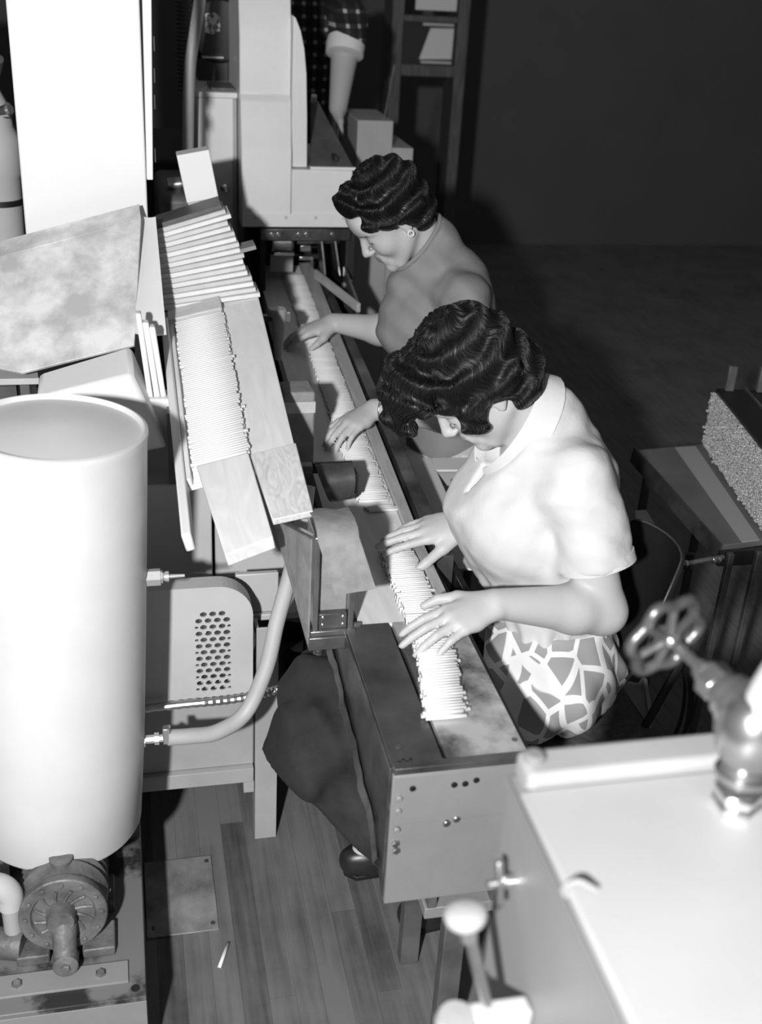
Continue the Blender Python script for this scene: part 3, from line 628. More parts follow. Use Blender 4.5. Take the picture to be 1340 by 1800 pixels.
mo = thing('drive_motor', 'black drive motor with a pale shield nameplate behind the side cabinet', 'motor', (.33, 4.3, 1.3))
MB().lathe((.335, 3.98, 1.665), (0, 1, 0), [(0, .05), (0, .09), (.012, .10), (.20, .10), (.212, .08)], 32).build('motor_body', M['black_gloss'], mo)
plm = mat('nameplate', .10, .5, col2=.62, vscale=70, detail=3, contrast=(.44, .5))
MB().prism([(.290, 3.97, 1.715), (.318, 3.97, 1.72), (.338, 3.97, 1.708), (.336, 3.97, 1.665), (.312, 3.97, 1.655), (.290, 3.97, 1.66)], (0, .006, 0)).build('nameplate', plm, mo)
MB().box(.275, .345, 3.94, 4.2, 1.585, 1.592).build('mount_rail', M['steel'], mo, .001)
MB().box(.265, .362, 3.99, 4.19, 1.513, 1.58).build('mount', M['black'], mo)
cb2 = MB().box(.286, .36, 3.74, 3.90, 1.5125, 1.520).build('cardboard_scrap', mat('grey_board', .10, .6, var=.05, vscale=20), None, .001); tag(cb2, 'dark grey scrap of board lying on top of the side cabinet', 'board')
tag(MB().tube(spline([(.262, 3.58, 2.0), (.251, 3.6, 1.80), (.235, 3.6, 1.70), (.218, 3.6, 1.605), (.210, 3.6, 1.50), (.205, 3.6, 1.36), (.205, 3.6, 1.29)], 8), .0175, 14).build('smooth_hose', M['rubber'], None, smooth=60), 'smooth grey hose hanging in front of the dark motor', 'hose')
cp = [V(.215+.0*k, 3.85, 2.0-.006*k) for k in range(85)]
tag(MB().tube(cp, .022, 14, ridge=.004).build('corrugated_hose', M['rubber_dark'], None, smooth=20), 'dark corrugated hose hanging behind the smooth grey hose', 'hose')

# ------------------------------------------------------------------ things behind, right of the column
bx = thing('grey_bin', 'plain grey bin standing behind the seated back worker', 'bin', (.92, 4.4, 0))
MB().box(.845, .977, 4.2, 4.5, .0, 1.372).build('bin_body', M['cabinet_grey'], bx, .003)
MB().box(.979, 1.060, 4.21, 4.5, .0, 1.277).build('low_bin_body', M['cabinet_grey'], bx, .003)
rk = MB().tube([(.955, 4.26, 1.3725), (.975, 4.22, 1.56)], .005, 8).build('lever_rod', M['steel'], None); 
tag(rk, 'thin upright lever rod behind the grey bin', 'rod')
ck = thing('framed_rack', 'dark wooden frame rack with two pale sheets high in the background', 'rack', (1.6, 6.1, 0))
MB().box(1.70, 1.76, 6.0, 6.2, 0, 2.3).build('upright', M['dark_wood'], ck, .004)
MB().box(1.36, 1.42, 6.0, 6.2, 0, 2.3).build('upright', M['dark_wood'], ck, .004)
MB().box(1.42, 1.70, 6.03, 6.05, 1.40, 1.60).build('dark_backing', M['black'], ck)
for z0, z1 in ((1.345, 1.40), (1.60, 1.63), (1.80, 1.83)): MB().box(1.42, 1.70, 6.0, 6.05, z0, z1).build('cross_rail', M['dark_wood'], ck, .003)
MB().prism([(1.515, 6.02, 1.425), (1.685, 6.02, 1.43), (1.687, 6.02, 1.575), (1.565, 6.02, 1.573)], (0, .008, 0)).build('pale_sheet', M['screen'], ck)
MB().prism([(1.48, 6.02, 1.655), (1.692, 6.02, 1.655), (1.692, 6.02, 1.79), (1.48, 6.02, 1.79)], (0, .008, 0)).build('pale_sheet', M['screen'], ck)
for z in (1.408, 1.585): MB().box(1.52, 1.68, 6.0, 6.018, z, z+.012).build('sheet_ledge', M['machine_grey'], ck)

# ------------------------------------------------------------------ square frame between the two workers
sf = thing('frame_stand', 'flat grey square metal frame on legs between the two seated workers', 'frame', (.86, 2.45, 0))
zf = .70
def rotq(x, y, a=math.radians(-4.0), c=(.70, 2.2)):
    dx, dy = x-c[0], y-c[1]; return (c[0]+dx*math.cos(a)-dy*math.sin(a), c[1]+dx*math.sin(a)+dy*math.cos(a))
def fbar(x0, x1, y0, y1, z0, z1):
    p = [rotq(x0, y0), rotq(x1, y0), rotq(x1, y1), rotq(x0, y1)]
    return MB().hexa([(*a, z0) for a in p], [(*a, z1) for a in p])
fbar(.690, .755, 2.13, 2.74, zf-.006, zf).build('side_bar', M['machine_light'], sf, .001)
fbar(1.05, 1.11, 2.13, 2.74, zf-.006, zf).build('side_bar', M['machine_light'], sf, .001)
fbar(.755, 1.05, 2.66, 2.74, zf-.006, zf).build('end_bar', M['machine_light'], sf, .001)
fbar(.755, 1.05, 2.13, 2.19, zf-.006, zf).build('end_bar', M['machine_light'], sf, .001)
for a in ((.690, .694, 2.13, 2.74), (.751, .755, 2.19, 2.66), (1.106, 1.11, 2.13, 2.74)): fbar(*a, zf-.07 if a[0] < .7 else zf-.04, zf-.0065).build('flange', M['dark_steel'], sf)
fbar(.757, 1.05, 2.656, 2.66, zf-.045, zf-.0065).build('flange', M['cabinet_grey'], sf); fbar(.757, 1.05, 2.13, 2.134, zf-.045, zf-.0065).build('flange', M['cabinet_grey'], sf)
for x in (.80, .95): 
    p = rotq(x, 2.655); bolt((p[0], p[1], zf-.028), (0, -1, 0), .005, .003, 'screw', M['black'], sf, 10)
p = rotq(.689, 2.42); bolt((p[0], p[1], zf-.03), (-1, 0, 0), .008, .006, 'latch', M['steel'], sf)
for x, y in ((.70, 2.14), (1.085, 2.14), (1.085, 2.72)):
    p = rotq(x, y); MB().box(p[0], p[0]+.02, p[1], p[1]+.015, 0, zf-.071).build('leg', M['black'], sf)

# ------------------------------------------------------------------ cart with cigarette tray at the right
ct = thing('rack_cart', 'dark metal cart with two-tone shelf and thin legs at the right edge', 'cart', (1.5, 2.45, 0))
sh = [(1.365, 2.165), (1.95, 2.24), (2.05, 2.80), (1.40, 2.733)]
MB().hexa([(*p, .684) for p in sh], [(*p, .70) for p in sh]).build('shelf', mat('shelf_dark', .13, .5, var=.02), ct, .001)
pp = [(1.425, 2.172), (1.475, 2.178), (1.580, 2.738), (1.515, 2.735)]
MB().hexa([(*p, .7002) for p in pp], [(*p, .703) for p in pp]).build('pale_panel', mat('shelf_pale', .34, .6), ct)
MB().prism([(1.362, 2.158, .66), (1.39, 2.745, .66), (1.396, 2.745, .705), (1.367, 2.158, .705)], (-.004, 0, 0)).build('edge_strip', M['dark_steel'], ct)
MB().box(1.36, 1.95, 2.150, 2.162, .65, .69).build('front_bar', M['black_gloss'], ct, .001)
for x in (1.375, 1.45, 1.55): 
    MB().box(x, x+.016, 2.135, 2.150, .0, .69).build('leg', M['dark_steel'], ct, .002)
MB().box(1.62, 1.64, 2.72, 2.735, .0, .684).build('leg', M['dark_steel'], ct); MB().box(1.42, 1.44, 2.70, 2.715, .0, .684).build('leg', M['dark_steel'], ct)
rd = MB().tube([(1.235, 2.12, .68), (1.36, 2.135, .685)], .006, 10).build('tie_rod', M['steel'], ct)
for x in (1.24, 1.255, 1.33, 1.345): MB().lathe((x, 2.12+(x-1.235)*.12, .68), (1, .12, 0), [(0, .009), (.006, .009)], 12).build('collar', M['bright_steel'], rd)
MB().hexa([(1.16, 2.17, .665), (1.255, 2.17, .665), (1.29, 2.42, .665), (1.26, 2.42, .665)], [(1.16, 2.17, .672), (1.255, 2.17, .672), (1.29, 2.42, .672), (1.26, 2.42, .672)]).build('side_shelf', M['cabinet_grey'], ct)
MB().box(1.15, 1.30, 2.155, 2.168, .645, .685).build('side_front_bar', M['black'], ct); MB().box(1.22, 1.234, 2.14, 2.154, 0, .65).build('leg', M['dark_steel'], ct)
cg = thing('cigarette_tray', 'dark tray packed with cigarettes, their ends forming a speckled wall', 'tray', (1.7, 2.5, .70))
A, B = V(1.488, 2.15, .7035), V(1.602, 2.745, .7035); dd = (B-A).normalized(); nx = V(dd.y, -dd.x, 0)
Lt = (B-A).length
MB().obox(A, dd, nx, V(0, 0, 1), -.01, Lt+.004, .012, .40, 0, .172).build('tray_box', M['black'], cg, .002)
MB().obox(A, dd, nx, V(0, 0, 1), -.01, Lt+.004, .09, .095, .1725, .18).build('top_rim', M['steel'], cg)
ends = MB(); rr = .0042; nc = int(Lt/(2*rr)); nr = int(.165/(1.732*rr))
tilt_d = -nx
for j in range(nr):
    for i in range(nc):
        c = A + dd*((i+.5+.5*(j % 2))*2*rr) + V(0, 0, rr + j*1.732*rr)
        dpt = random.uniform(0, .006) + (.006 if random.random() < .06 else 0)
        k0 = len(ends.v); n = 6
        a = [c + (dd*math.cos(2*math.pi*k/n)+V(0, 0, math.sin(2*math.pi*k/n)))*rr*.96 for k in range(n)]
        ends.add([q + nx*.013 for q in a] + [q + nx*(.004-dpt) for q in a] + [c + nx*(.006-dpt)], [(k, (k+1) % n, n+(k+1) % n, n+k) for k in range(n)] + [(n+k, n+(k+1) % n, 2*n) for k in range(n)])
eo = ends.build('cigarette_ends', mat('cigarette_ends', .08, .8, col2=.62, vscale=260, detail=2, contrast=(.38, .6)), cg, smooth=0); eo['kind'] = 'stuff'
for u, w in ((Lt-.02, .03), (Lt-.02, .12)):
    MB().obox(A, dd, nx, V(0, 0, 1), u, u+.02, w, w+.025, .172, .245).build('handle_post', M['grey_dark'], cg, .003)
MB().obox(A, dd, nx, V(0, 0, 1), Lt-.02, Lt, .155, .165, .18, .26).build('handle_post', M['grey_dark'], cg, .002)
MB().obox(A, dd, nx, V(0, 0, 1), Lt-.02, Lt, .24, .255, .18, .25).build('handle_post', M['grey_dark'], cg, .002)

# ------------------------------------------------------------------ steam box in the right foreground
bo = thing('steam_box', 'white topped steel box with rim and pipe valve filling the lower right foreground', 'tank', (.7, .6, 0))
MB().box(.362, 1.05, .12, .872, .25, 1.190).build('box_body', mat('box_grey', .25, .42, var=.02, vscale=4), bo, .004)
MB().box(.3622, 1.046, .124, .835, 1.190, 1.200).build('top_sheet', mat('box_top_paint', .45, .5, var=.02, vscale=4), bo, .004)
MB().box(.372, 1.05, .838, .884, 1.150, 1.212).build('back_rim', M['cabinet_grey'], bo, .008, seg=3)
MB().box(.359, .3615, .12, .872, 1.176, 1.190).build('edge_flange', M['front_grey'], bo, .001)
for x, y in ((.37, .13), (1.02, .13), (.37, .84), (1.02, .84)): MB().box(x, x+.03, y, y+.03, 0, .25).build('leg', M['grey_dark'], bo)
MB().lathe((.386, .866, 1.212), (0, 0, 1), [(0, .012), (.004, .012), (.007, .008)], 20).build('rim_bolt', M['front_grey'], bo)
wn = MB().lathe((.362, .815, 1.098), (-1, 0, 0), [(0, .007), (.012, .007), (.014, .004), (.03, .004)], 12).build('wing_nut', M['bright_steel'], bo)
MB().obox((.345, .815, 1.098), (1, 0, 0), (0, .35, .94), (0, -.94, .35), -.004, .004, -.024, .024, -.004, .004).build('wing', M['steel'], wn, .002)
MB().tube(spline([(.362, .70, 1.192), (.358, .70, 1.202), (.368, .695, 1.214), (.385, .690, 1.206)], 4), .0024, 8).build('wire_hook', M['cabinet_grey'], bo)
# valve
vl = thing('pipe_valve', 'polished globe valve with spoked handwheel on top of the white steam box', 'valve', (.568, .775, 1.20))
vb = V(.568, .778, 1.2)
MB().lathe(vb, (0, 0, 1), [(0, .024), (.008, .026), (.012, .021), (.018, .026), (.024, .026), (.028, .020)], 6).build('base_nut', M['bright_steel'], vl, .0015, smooth=25)
MB().lathe(vb + V(.002, .004, .028), V(.08, .12, 1), [(0, .019), (.004, .019), (.006, .027), (.012, .028), (.015, .022), (.022, .022), (.034, .032), (.055, .037), (.078, .035), (.095, .026), (.10, .015)], 28).build('valve_body', M['steel'], vl, smooth=50)
c0 = vb + V(.004, .025, .10)
wdir = V(-.268, .927, .108).normalized()
bo2 = MB().lathe(c0 - wdir*.02, wdir, [(0, .030), (.032, .030), (.036, .025), (.044, .025), (.046, .020), (.056, .019)], 24).build('bonnet', M['steel'], vl, smooth=40)
MB().lathe(c0 + wdir*.036, wdir, [(0, .0205), (.018, .0205), (.022, .014), (.034, .010)], 6).build('packing_nut', M['bright_steel'], vl, .001, smooth=25)
MB().lathe(c0 + wdir*.06, wdir, [(0, .006), (.068, .006)], 12).build('stem', M['bright_steel'], vl)
wc = c0 + wdir*.122; wa = wdir.cross(V(0, 0, 1)).normalized(); wbv = wa.cross(wdir).normalized()
ring = []
for k in range(60):
    a = 2*math.pi*k/60; rad_ = .043 + .004*math.cos(6*a); ring.append(wc + (wa*math.cos(a)+wbv*math.sin(a))*rad_)
wheel = MB().tube(ring + [ring[0], ring[1]], .0062, 10, caps=False).build('handwheel_rim', M['dark_steel'], vl, smooth=60)
for k in range(6):
    a = 2*math.pi*(k+.5)/6; MB().tube([wc - wdir*.006, wc - wdir*.003 + (wa*math.cos(a)+wbv*math.sin(a))*.020, wc + (wa*math.cos(a)+wbv*math.sin(a))*.038], [.0065, .005, .005], 8).build('spoke', M['dark_steel'], wheel)
MB().lathe(wc - wdir*.012, wdir, [(0, .010), (.016, .012), (.018, .006), (.024, .005)], 12).build('hub_nut', M['bright_steel'], wheel)
MB().tube([(.566, .775, 1.262), (.568, .778, 1.278)] + spline([(.574, .782, 1.305), (.595, .785, 1.36), (.645, .79, 1.43), (.69, .795, 1.55), (.70, .80, 1.75), (.70, .80, 2.3)], 5), [.012, .020] + [.023]*26, 18).build('riser_pipe', M['machine_grey'], vl, smooth=60)
# sight knob and clamp on the side
kb = thing('clamp_knob', 'pale round clamp knob on a rod beside the steam box', 'knob', (.30, .76, .97))
MB().lathe((.300, .775, 1.085), V(-.15, .15, 1), [(0, .010), (.004, .016), (.010, .021), (.017, .022), (.022, .018), (.025, .010), (.026, 0)], 26).build('knob_head', M['cabinet_grey'], kb, smooth=60)
MB().lathe((.302, .772, 1.072), V(-.15, .15, 1), [(0, .009), (.012, .009)], 16).build('knob_collar', M['bright_steel'], kb)
MB().tube([(.303, .771, 1.075), (.322, .735, .99)], .0065, 12).build('rod', M['steel'], kb)
MB().box(.300, .3615, .725, .748, .985, 1.012).build('clamp_arm', M['machine_grey'], kb, .004)
MB().lathe((.285, .735, .985), (0, 0, 1), [(0, .020), (.018, .022), (.026, .018), (.027, 0)], 22).build('clamp_boss', M['cabinet_grey'], kb)

# ------------------------------------------------------------------ chair of the front worker
ch = thing('tube_chair', 'dark chair with curved panel back and bent black tube behind the front worker', 'chair', (.95, 1.93, 0))
MB().box(.72, 1.06, 1.74, 2.12, .452, .475).build('seat', M['dark_wood'], ch, .01)
rows = []
for k in range(13):
    a = math.radians(-58 + k*116/12); r_ = .185
    y = 1.93 + r_*math.sin(a)*.95; x = .90 + r_*math.cos(a)
    edge = max(0, (abs(k-6)-3.4)/2.6)
    rows.append([(x-.03, y, .57+edge*.05), (x, y, .66), (x+.01, y, .76), (x+.02, y, .855-edge**2*.08)])
bk_ = MB().grid(rows, .008).build('backrest', M['black_gloss'], ch, smooth=60)
MB().tube([r[3] for r in rows], .0025, 8).build('rim_bead', M['dark_steel'], bk_, smooth=60)
rows2 = [[(1.105-.012*abs(k-3), 1.93+(k-3)*.035, .50), (1.12-.012*abs(k-3), 1.93+(k-3)*.035, .40), (1.125-.012*abs(k-3), 1.93+(k-3)*.035, .25)] for k in range(7)]
MB().grid(rows2, .008).build('lower_panel', M['cabinet_grey'], ch, smooth=60)
MB().tube(spline([(1.14, 1.86, .62), (1.165, 1.85, .52), (1.16, 1.84, .42), (1.11, 1.83, .32), (1.02, 1.80, .24), (.98, 1.79, 0)], 7), .013, 12).build('bent_tube', M['black_gloss'], ch, smooth=60)
for x, y in ((.75, 1.77), (.75, 2.09), (1.03, 2.09)): MB().tube([(x, y, .45), (x-.0, y, 0)], .012, 10).build('leg', M['black'], ch)
for s in (-1, 1): MB().tube([(1.04, 1.93+s*.13, .455), (1.105, 1.93+s*.12, .62), (1.125, 1.93+s*.12, .72)], .009, 8).build('back_post', M['black'], ch)
c2 = thing('wooden_stool', 'dark stool under the back worker in the grey top', 'stool', (.92, 2.90, 0))
MB().lathe((.92, 2.90, .45), (0, 0, 1), [(0, .17), (.02, .18), (.03, .17)], 28).build('seat', M['dark_wood'], c2)
for a in (.8, 2.36, 3.93, 5.5): MB().tube([(.92+.12*math.cos(a), 2.90+.12*math.sin(a), .45), (.92+.16*math.cos(a), 2.90+.16*math.sin(a), 0)], .014, 8).build('leg', M['dark_wood'], c2)

# ------------------------------------------------------------------ people: implicit surfaces meshed by surface nets
def npv(*a): return np.array(a, np.float32)
def rc(a, b, ra, rb):
    a, b = np.asarray(a, np.float32), np.asarray(b, np.float32); ba = b-a; L2 = float(ba@ba)+1e-9
    def f(p):
        q = p-a; h = np.clip((q@ba)/L2, 0, 1); return np.sqrt(((q-h[..., None]*ba)**2).sum(-1)) - (ra+(rb-ra)*h)
    return f
def ell(c, r, R=None):
    """ellipsoid; R columns = its axes"""
    c = np.asarray(c, np.float32); r = np.asarray(r, np.float32); R = None if R is None else np.asarray(R, np.float32)
    def f(p):
        q = p-c
        if R is not None: q = q@R
        k0 = np.sqrt(((q/r)**2).sum(-1)); k1 = np.sqrt(((q/(r*r))**2).sum(-1))+1e-9
        return k0*(k0-1)/k1
    return f
def smin(a, b, k):
    if k <= 0: return np.minimum(a, b)
    h = np.clip(.5+.5*(b-a)/k, 0, 1); return b+(a-b)*h - k*h*(1-h)
def smax(a, b, k): return -smin(-a, -b, k)
def sdf_mesh(prims, h, lo, hi, post=None, slack=.02):
    """prims: list of (op, f, k), op 'u' union or 's' subtract; returns verts, quads"""
    B = 8; lo = np.asarray(lo, np.float32); hi = np.asarray(hi, np.float32); bs = B*h
    nb = np.ceil((hi-lo)/bs).astype(int)
    gi = np.stack(np.meshgrid(*[np.arange(n) for n in nb], indexing='ij'), -1).reshape(-1, 3)
    cen = lo + (gi+.5).astype(np.float32)*bs; R = bs*.87
    dc = np.full(len(cen), 9., np.float32); near = []
    for op, f, k in prims:
        d = f(cen); near.append(d)
        dc = smin(dc, d, k) if op == 'u' else dc
    keep = np.abs(dc) < R*1.5+slack
    for (op, f, k), d in zip(prims, near):
        if op == 's': keep |= (np.abs(d) < R) & (dc < R)
    gi, cen = gi[keep], cen[keep]; near = [d[keep] for d in near]
    o9 = np.stack(np.meshgrid(*[np.arange(B+1)]*3, indexing='ij'), -1).reshape(-1, 3)
    base = gi*B
    pts = lo + (base[:, None, :]+o9[None]).astype(np.float32)*np.float32(h)
    D = np.full(pts.shape[:2], 9., np.float32)
    for (op, f, k), d in zip(prims, near):
        ix = np.where(d < R*1.4+k+slack)[0]
        if not len(ix): continue
        v = f(pts[ix])
        D[ix] = smin(D[ix], v, k) if op == 'u' else smax(D[ix], -v, k)
    if post is not None: D = post(pts, D).astype(np.float32)
    n = len(gi); D = D.reshape(n, B+1, B+1, B+1)
    tot = nb*B+2
    def key(c): return (c[..., 0].astype(np.int64)*tot[1]+c[..., 1])*tot[2]+c[..., 2]
    neg = D < 0
    cs = [(i, j, k) for i in (0, 1) for j in (0, 1) for k in (0, 1)]
    sl = lambda A, c: A[:, c[0]:c[0]+B, c[1]:c[1]+B, c[2]:c[2]+B]
    cnt = sum(sl(neg, c).astype(np.int8) for c in cs)
    act = np.argwhere((cnt > 0) & (cnt < 8))
    cv = np.stack([D[act[:, 0], act[:, 1]+c[0], act[:, 2]+c[1], act[:, 3]+c[2]] for c in cs], 1)
    acc = np.zeros((len(act), 3), np.float32); num = np.zeros(len(act), np.float32)
    for a in range(8):
        for b in range(a+1, 8):
            ca, cb = np.array(cs[a]), np.array(cs[b])
            if np.abs(ca-cb).sum() != 1: continue
            va, vb = cv[:, a], cv[:, b]; m = (va < 0) != (vb < 0)
            t = np.where(m, va/(va-vb+1e-12), 0)
            acc += np.where(m[:, None], ca+(cb-ca)*t[:, None], 0); num += m
    cell = base[act[:, 0]]+act[:, 1:]
    verts = lo + (cell + acc/num[:, None])*h
    ks = key(cell); order = np.argsort(ks); ks = ks[order]; verts = verts[order]
    quads = []
    for ax in range(3):
        d = np.zeros(3, int); d[ax] = 1
        e0 = neg[:, :B, :B, :B]; e1_ = neg[:, d[0]:d[0]+B, d[1]:d[1]+B, d[2]:d[2]+B]
        E = np.argwhere(e0 != e1_)
        if not len(E): continue
        g = base[E[:, 0]]+E[:, 1:]; s = e0[E[:, 0], E[:, 1], E[:, 2], E[:, 3]]
        u, v = [(1, 2), (2, 0), (0, 1)][ax]; du = np.zeros(3, int); du[u] = 1; dv = np.zeros(3, int); dv[v] = 1
        q = []; ok = np.ones(len(g), bool)
        for off in (0*du, du, du+dv, dv):
            kk = key(g-off); i = np.searchsorted(ks, kk); i = np.clip(i, 0, len(ks)-1); ok &= ks[i] == kk; q.append(i)
        q = np.stack(q, 1); q[~s] = q[~s][:, ::-1]; quads.append(q[ok])
    return verts, np.concatenate(quads)
def relax(v, q, it=2, lam=.5):
    for _ in range(it):
        s = np.zeros_like(v); c = np.zeros(len(v), np.float32)
        for a in range(4):
            i, j = q[:, a], q[:, (a+1) % 4]
            np.add.at(s, i, v[j]); np.add.at(c, i, 1); np.add.at(s, j, v[i]); np.add.at(c, j, 1)
        v = v*(1-lam)+lam*s/np.maximum(c, 1)[:, None]
    return v
def sdf_obj(name, prims, h, material, parent, post=None, lo=None, hi=None, colour=None, slack=.02, it=2, vmove=None):
    v, q = sdf_mesh(prims, h, lo, hi, post, slack); v = relax(v, q, it, .4)
    if vmove is not None: v = vmove(v)
    off = np.array(wloc(parent)) if parent else np.zeros(3)
    me = bpy.data.meshes.new(name); me.vertices.add(len(v)); me.vertices.foreach_set('co', (v-off).astype(np.float32).ravel())
    me.loops.add(len(q)*4); me.loops.foreach_set('vertex_index', q.astype(np.int32).ravel())
    me.polygons.add(len(q)); me.polygons.foreach_set('loop_start', np.arange(0, len(q)*4, 4, dtype=np.int32)); me.polygons.foreach_set('loop_total', np.full(len(q), 4, np.int32))
    me.update(calc_edges=True); me.validate(); me.shade_smooth(); me.materials.append(material)
    if colour is not None:
        at = me.attributes.new('tone', 'FLOAT', 'POINT'); at.data.foreach_set('value', colour(v).astype(np.float32))
    o = bpy.data.objects.new(name, me); COL.objects.link(o); o.parent = parent
    return o
def unit(v): v = np.asarray(v, float); return v/np.linalg.norm(v)

class Frame:
    def __init__(s, c, f, u):
        s.c = np.asarray(c, float); s.f = unit(f); s.s = unit(np.cross(u, s.f)); s.u = np.cross(s.f, s.s)   # s = her left
        s.R = np.stack([s.f, s.s, s.u], 1)
    def __call__(s, f, l, u): return s.c + s.f*f + s.s*l + s.u*u
    def inv(s, p): return (p-s.c)@s.R
def head_prims(H):
    P = []; E = lambda c, r, k: P.append(('u', ell(H(*c), r, H.R), k)); C = lambda a, b, ra, rb, k: P.append(('u', rc(H(*a), H(*b), ra, rb), k))
    E((-.012, 0, .045), (.094, .074, .082), .01)
    E((.030, 0, -.02), (.062, .060, .085), .03)
    C((.085, 0, -.098), (.078, 0, -.094), .019, .021, .02)
    for s in (-1, 1):
        C((-.005, s*.052, -.05), (.060, s*.024, -.098), .016, .015, .025)
        E((.058, s*.036, -.028), (.028, .024, .026), .02)
        C((.078, s*.014, .030), (.066, s*.046, .028), .011, .010, .015)
    E((.075, 0, .055), (.022, .05, .03), .03)
    E((.090, 0, -.062), (.012, .026, .022), .015)
    for s in (-1, 1): P.append(('s', ell(H(.098, s*.031, .010), (.020, .017, .0105), H.R), .012))
    for s in (-1, 1): E((.0735, s*.031, .006), (.0135, .0155, .0125), .010)
    C((.090, 0, .018), (.112, 0, -.022), .0075, .0105, .010)
    E((.113, 0, -.026), (.0115, .0115, .009), .006)
    for s in (-1, 1): E((.103, s*.0125, -.029), (.011, .0065, .0075), .005)
    E((.0985, 0, -.0525), (.0080, .0215, .0048), .005); E((.0970, 0, -.0625), (.0085, .0180, .0055), .004)
    P.append(('s', rc(H(.108, -.018, -.0575), H(.108, .018, -.0575), .0018, .0018), .003))
    for s in (-1, 1):
        E((-.012, s*.076, -.004), (.0175, .0075, .030), .006); P.append(('s', ell(H(-.008, s*.086, .000), (.010, .006, .018), H.R), .004)); E((-.006, s*.076, -.030), (.009, .006, .010), .004)
    return P
def head_tone(H, base, lip, brow):
    def f(v):
        q = H.inv(v); t = np.full(len(v), base)
        m = ((q[:, 0] > .085) & (np.abs(q[:, 1]) < .022) & (q[:, 2] < -.048) & (q[:, 2] > -.0685)); t[m] = lip
        b = (q[:, 0] > .05) & (np.abs(np.abs(q[:, 1])-.030) < .021) & (np.abs(q[:, 2]-(.0275-.10*np.abs(np.abs(q[:, 1])-.026))) < .0038); t[b] = brow
        e = (q[:, 0] > .06) & (np.abs(np.abs(q[:, 1])-.031) < .0145) & (np.abs(q[:, 2]-(.000)) < .0022); t[e] = brow*.7
        return t
    return f
def hand_prims(P, wrist, d, n, side, curl=(.35, .35, .4, .5), spread=.10, thumb=None, sc=1.0, fore=None):
    """d to the fingers, n out of the back of the hand, side +1 when the thumb lies along n x d"""
    w = np.asarray(wrist, float); d = unit(d); n = unit(np.asarray(n)-d*(np.asarray(n)@d)); t = np.cross(n, d)*side
    L = lambda a, b, c: w + (d*a + t*b + n*c)*sc
    kn = [(.083, .027, .003), (.087, .009, .006), (.083, -.009, .004), (.075, -.025, .000)]
    for (a, b, c), r in zip(kn, (.0115, .012, .0115, .0105)): P.append(('u', rc(L(.008, b*.55, -.002), L(a, b, c-.004), .0155*sc, r*sc), .012))
    P.append(('u', rc(L(.03, .02, -.010), L(.05, -.018, -.010), .013*sc, .012*sc), .015))
    ln = [(.042, .026, .021), (.046, .029, .022), (.042, .027, .021), (.033, .020, .019)]
    for i, (a, b, c) in enumerate(kn):
        p = L(a, b, c-.004); ang = -.05; sp = spread*(1.2-i)*.8
        cu = curl[i]; rr = [.0095, .0085, .0078, .0066]
        if i == 3: rr = [.0083, .0074, .0067, .0058]
        for j in range(3):
            ang += cu*(.7, 1.0, .7)[j]
            dr = (d*math.cos(sp)+t*math.sin(sp))*math.cos(ang) - n*math.sin(ang)
            q = p + dr*ln[i][j]*sc; P.append(('u', rc(p, q, rr[j]*sc, rr[j+1]*sc), .004 if j == 0 else .0015)); p = q
    th = thumb or [(.018, .024, -.008), (.045, .047, -.016), (.070, .060, -.022), (.092, .066, -.028)]
    for j, (ra, rb) in enumerate(((.0155, .0125), (.0115, .0102), (.0100, .0078))): P.append(('u', rc(L(*th[j]), L(*th[j+1]), ra*sc, rb*sc), .012 if j == 0 else .003))
    P.append(('u', rc(L(.03, .012, -.006), L(*th[1]), .011*sc, .009*sc), .012))
def arm_prims(P, sh, el, wr, r=(.052, .043, .045, .026), k=.02):
    sh, el, wr = map(lambda a: np.asarray(a, float), (sh, el, wr))
    P.append(('u', rc(sh, el, r[0], r[1]), k)); m = el+(wr-el)*.28
    P.append(('u', rc(el, m, r[1]*.96, r[2]), k)); P.append(('u', rc(m, wr, r[2], r[3]), k))
def leg_prims(P, hip, kn, an, toe, k=.02):
    hip, kn, an, toe = map(lambda a: np.asarray(a, float), (hip, kn, an, toe))
    P.append(('u', rc(hip, kn, .085, .055), .03)); m = kn+(an-kn)*.35
    P.append(('u', rc(kn, m, .052, .054), .02)); P.append(('u', rc(m, an, .054, .034), .02)); P.append(('u', rc(an, toe, .034, .022), .02))
def tone_mat(name, rough=.5, spec=.4, sss=False, bump=.05, bscale=180):
    m = mat(name, .5, rough, spec=spec, bump=bump, bscale=bscale); nt = m.node_tree; a = nt.nodes.new('ShaderNodeAttribute'); a.attribute_name = 'tone'
    nt.links.new(a.outputs['Fac'], nt.nodes['Principled BSDF'].inputs['Base Color']); return m
M['skin'] = tone_mat('skin', .48, .35)
def hair_mat(): return mat('dark_hair', .007, .42, spec=.45)
M['hair'] = hair_mat()
def pattern_mat(name, base, white, scale, width):
    m = mat(name, base, .8); nt = m.node_tree; b = nt.nodes['Principled BSDF']
    tc = nt.nodes.new('ShaderNodeTexCoord'); mp = nt.nodes.new('ShaderNodeMapping'); mp.inputs['Scale'].default_value = (1, .8, .55); mp.inputs['Rotation'].default_value = (.3, .5, .2)
    vo = nt.nodes.new('ShaderNodeTexVoronoi'); vo.feature = 'DISTANCE_TO_EDGE'; vo.inputs['Scale'].default_value = scale
    nt.links.new(tc.outputs['Object'], mp.inputs[0]); nt.links.new(mp.outputs[0], vo.inputs['Vector'])
    r = nt.nodes.new('ShaderNodeValToRGB'); r.color_ramp.elements[0].position = width; r.color_ramp.elements[1].position = width+.02
    r.color_ramp.elements[0].color = (white,)*3+(1,); r.color_ramp.elements[1].color = (base,)*3+(1,)
    nt.links.new(vo.outputs['Distance'], r.inputs[0]); nt.links.new(r.outputs[0], b.inputs['Base Color']); return m
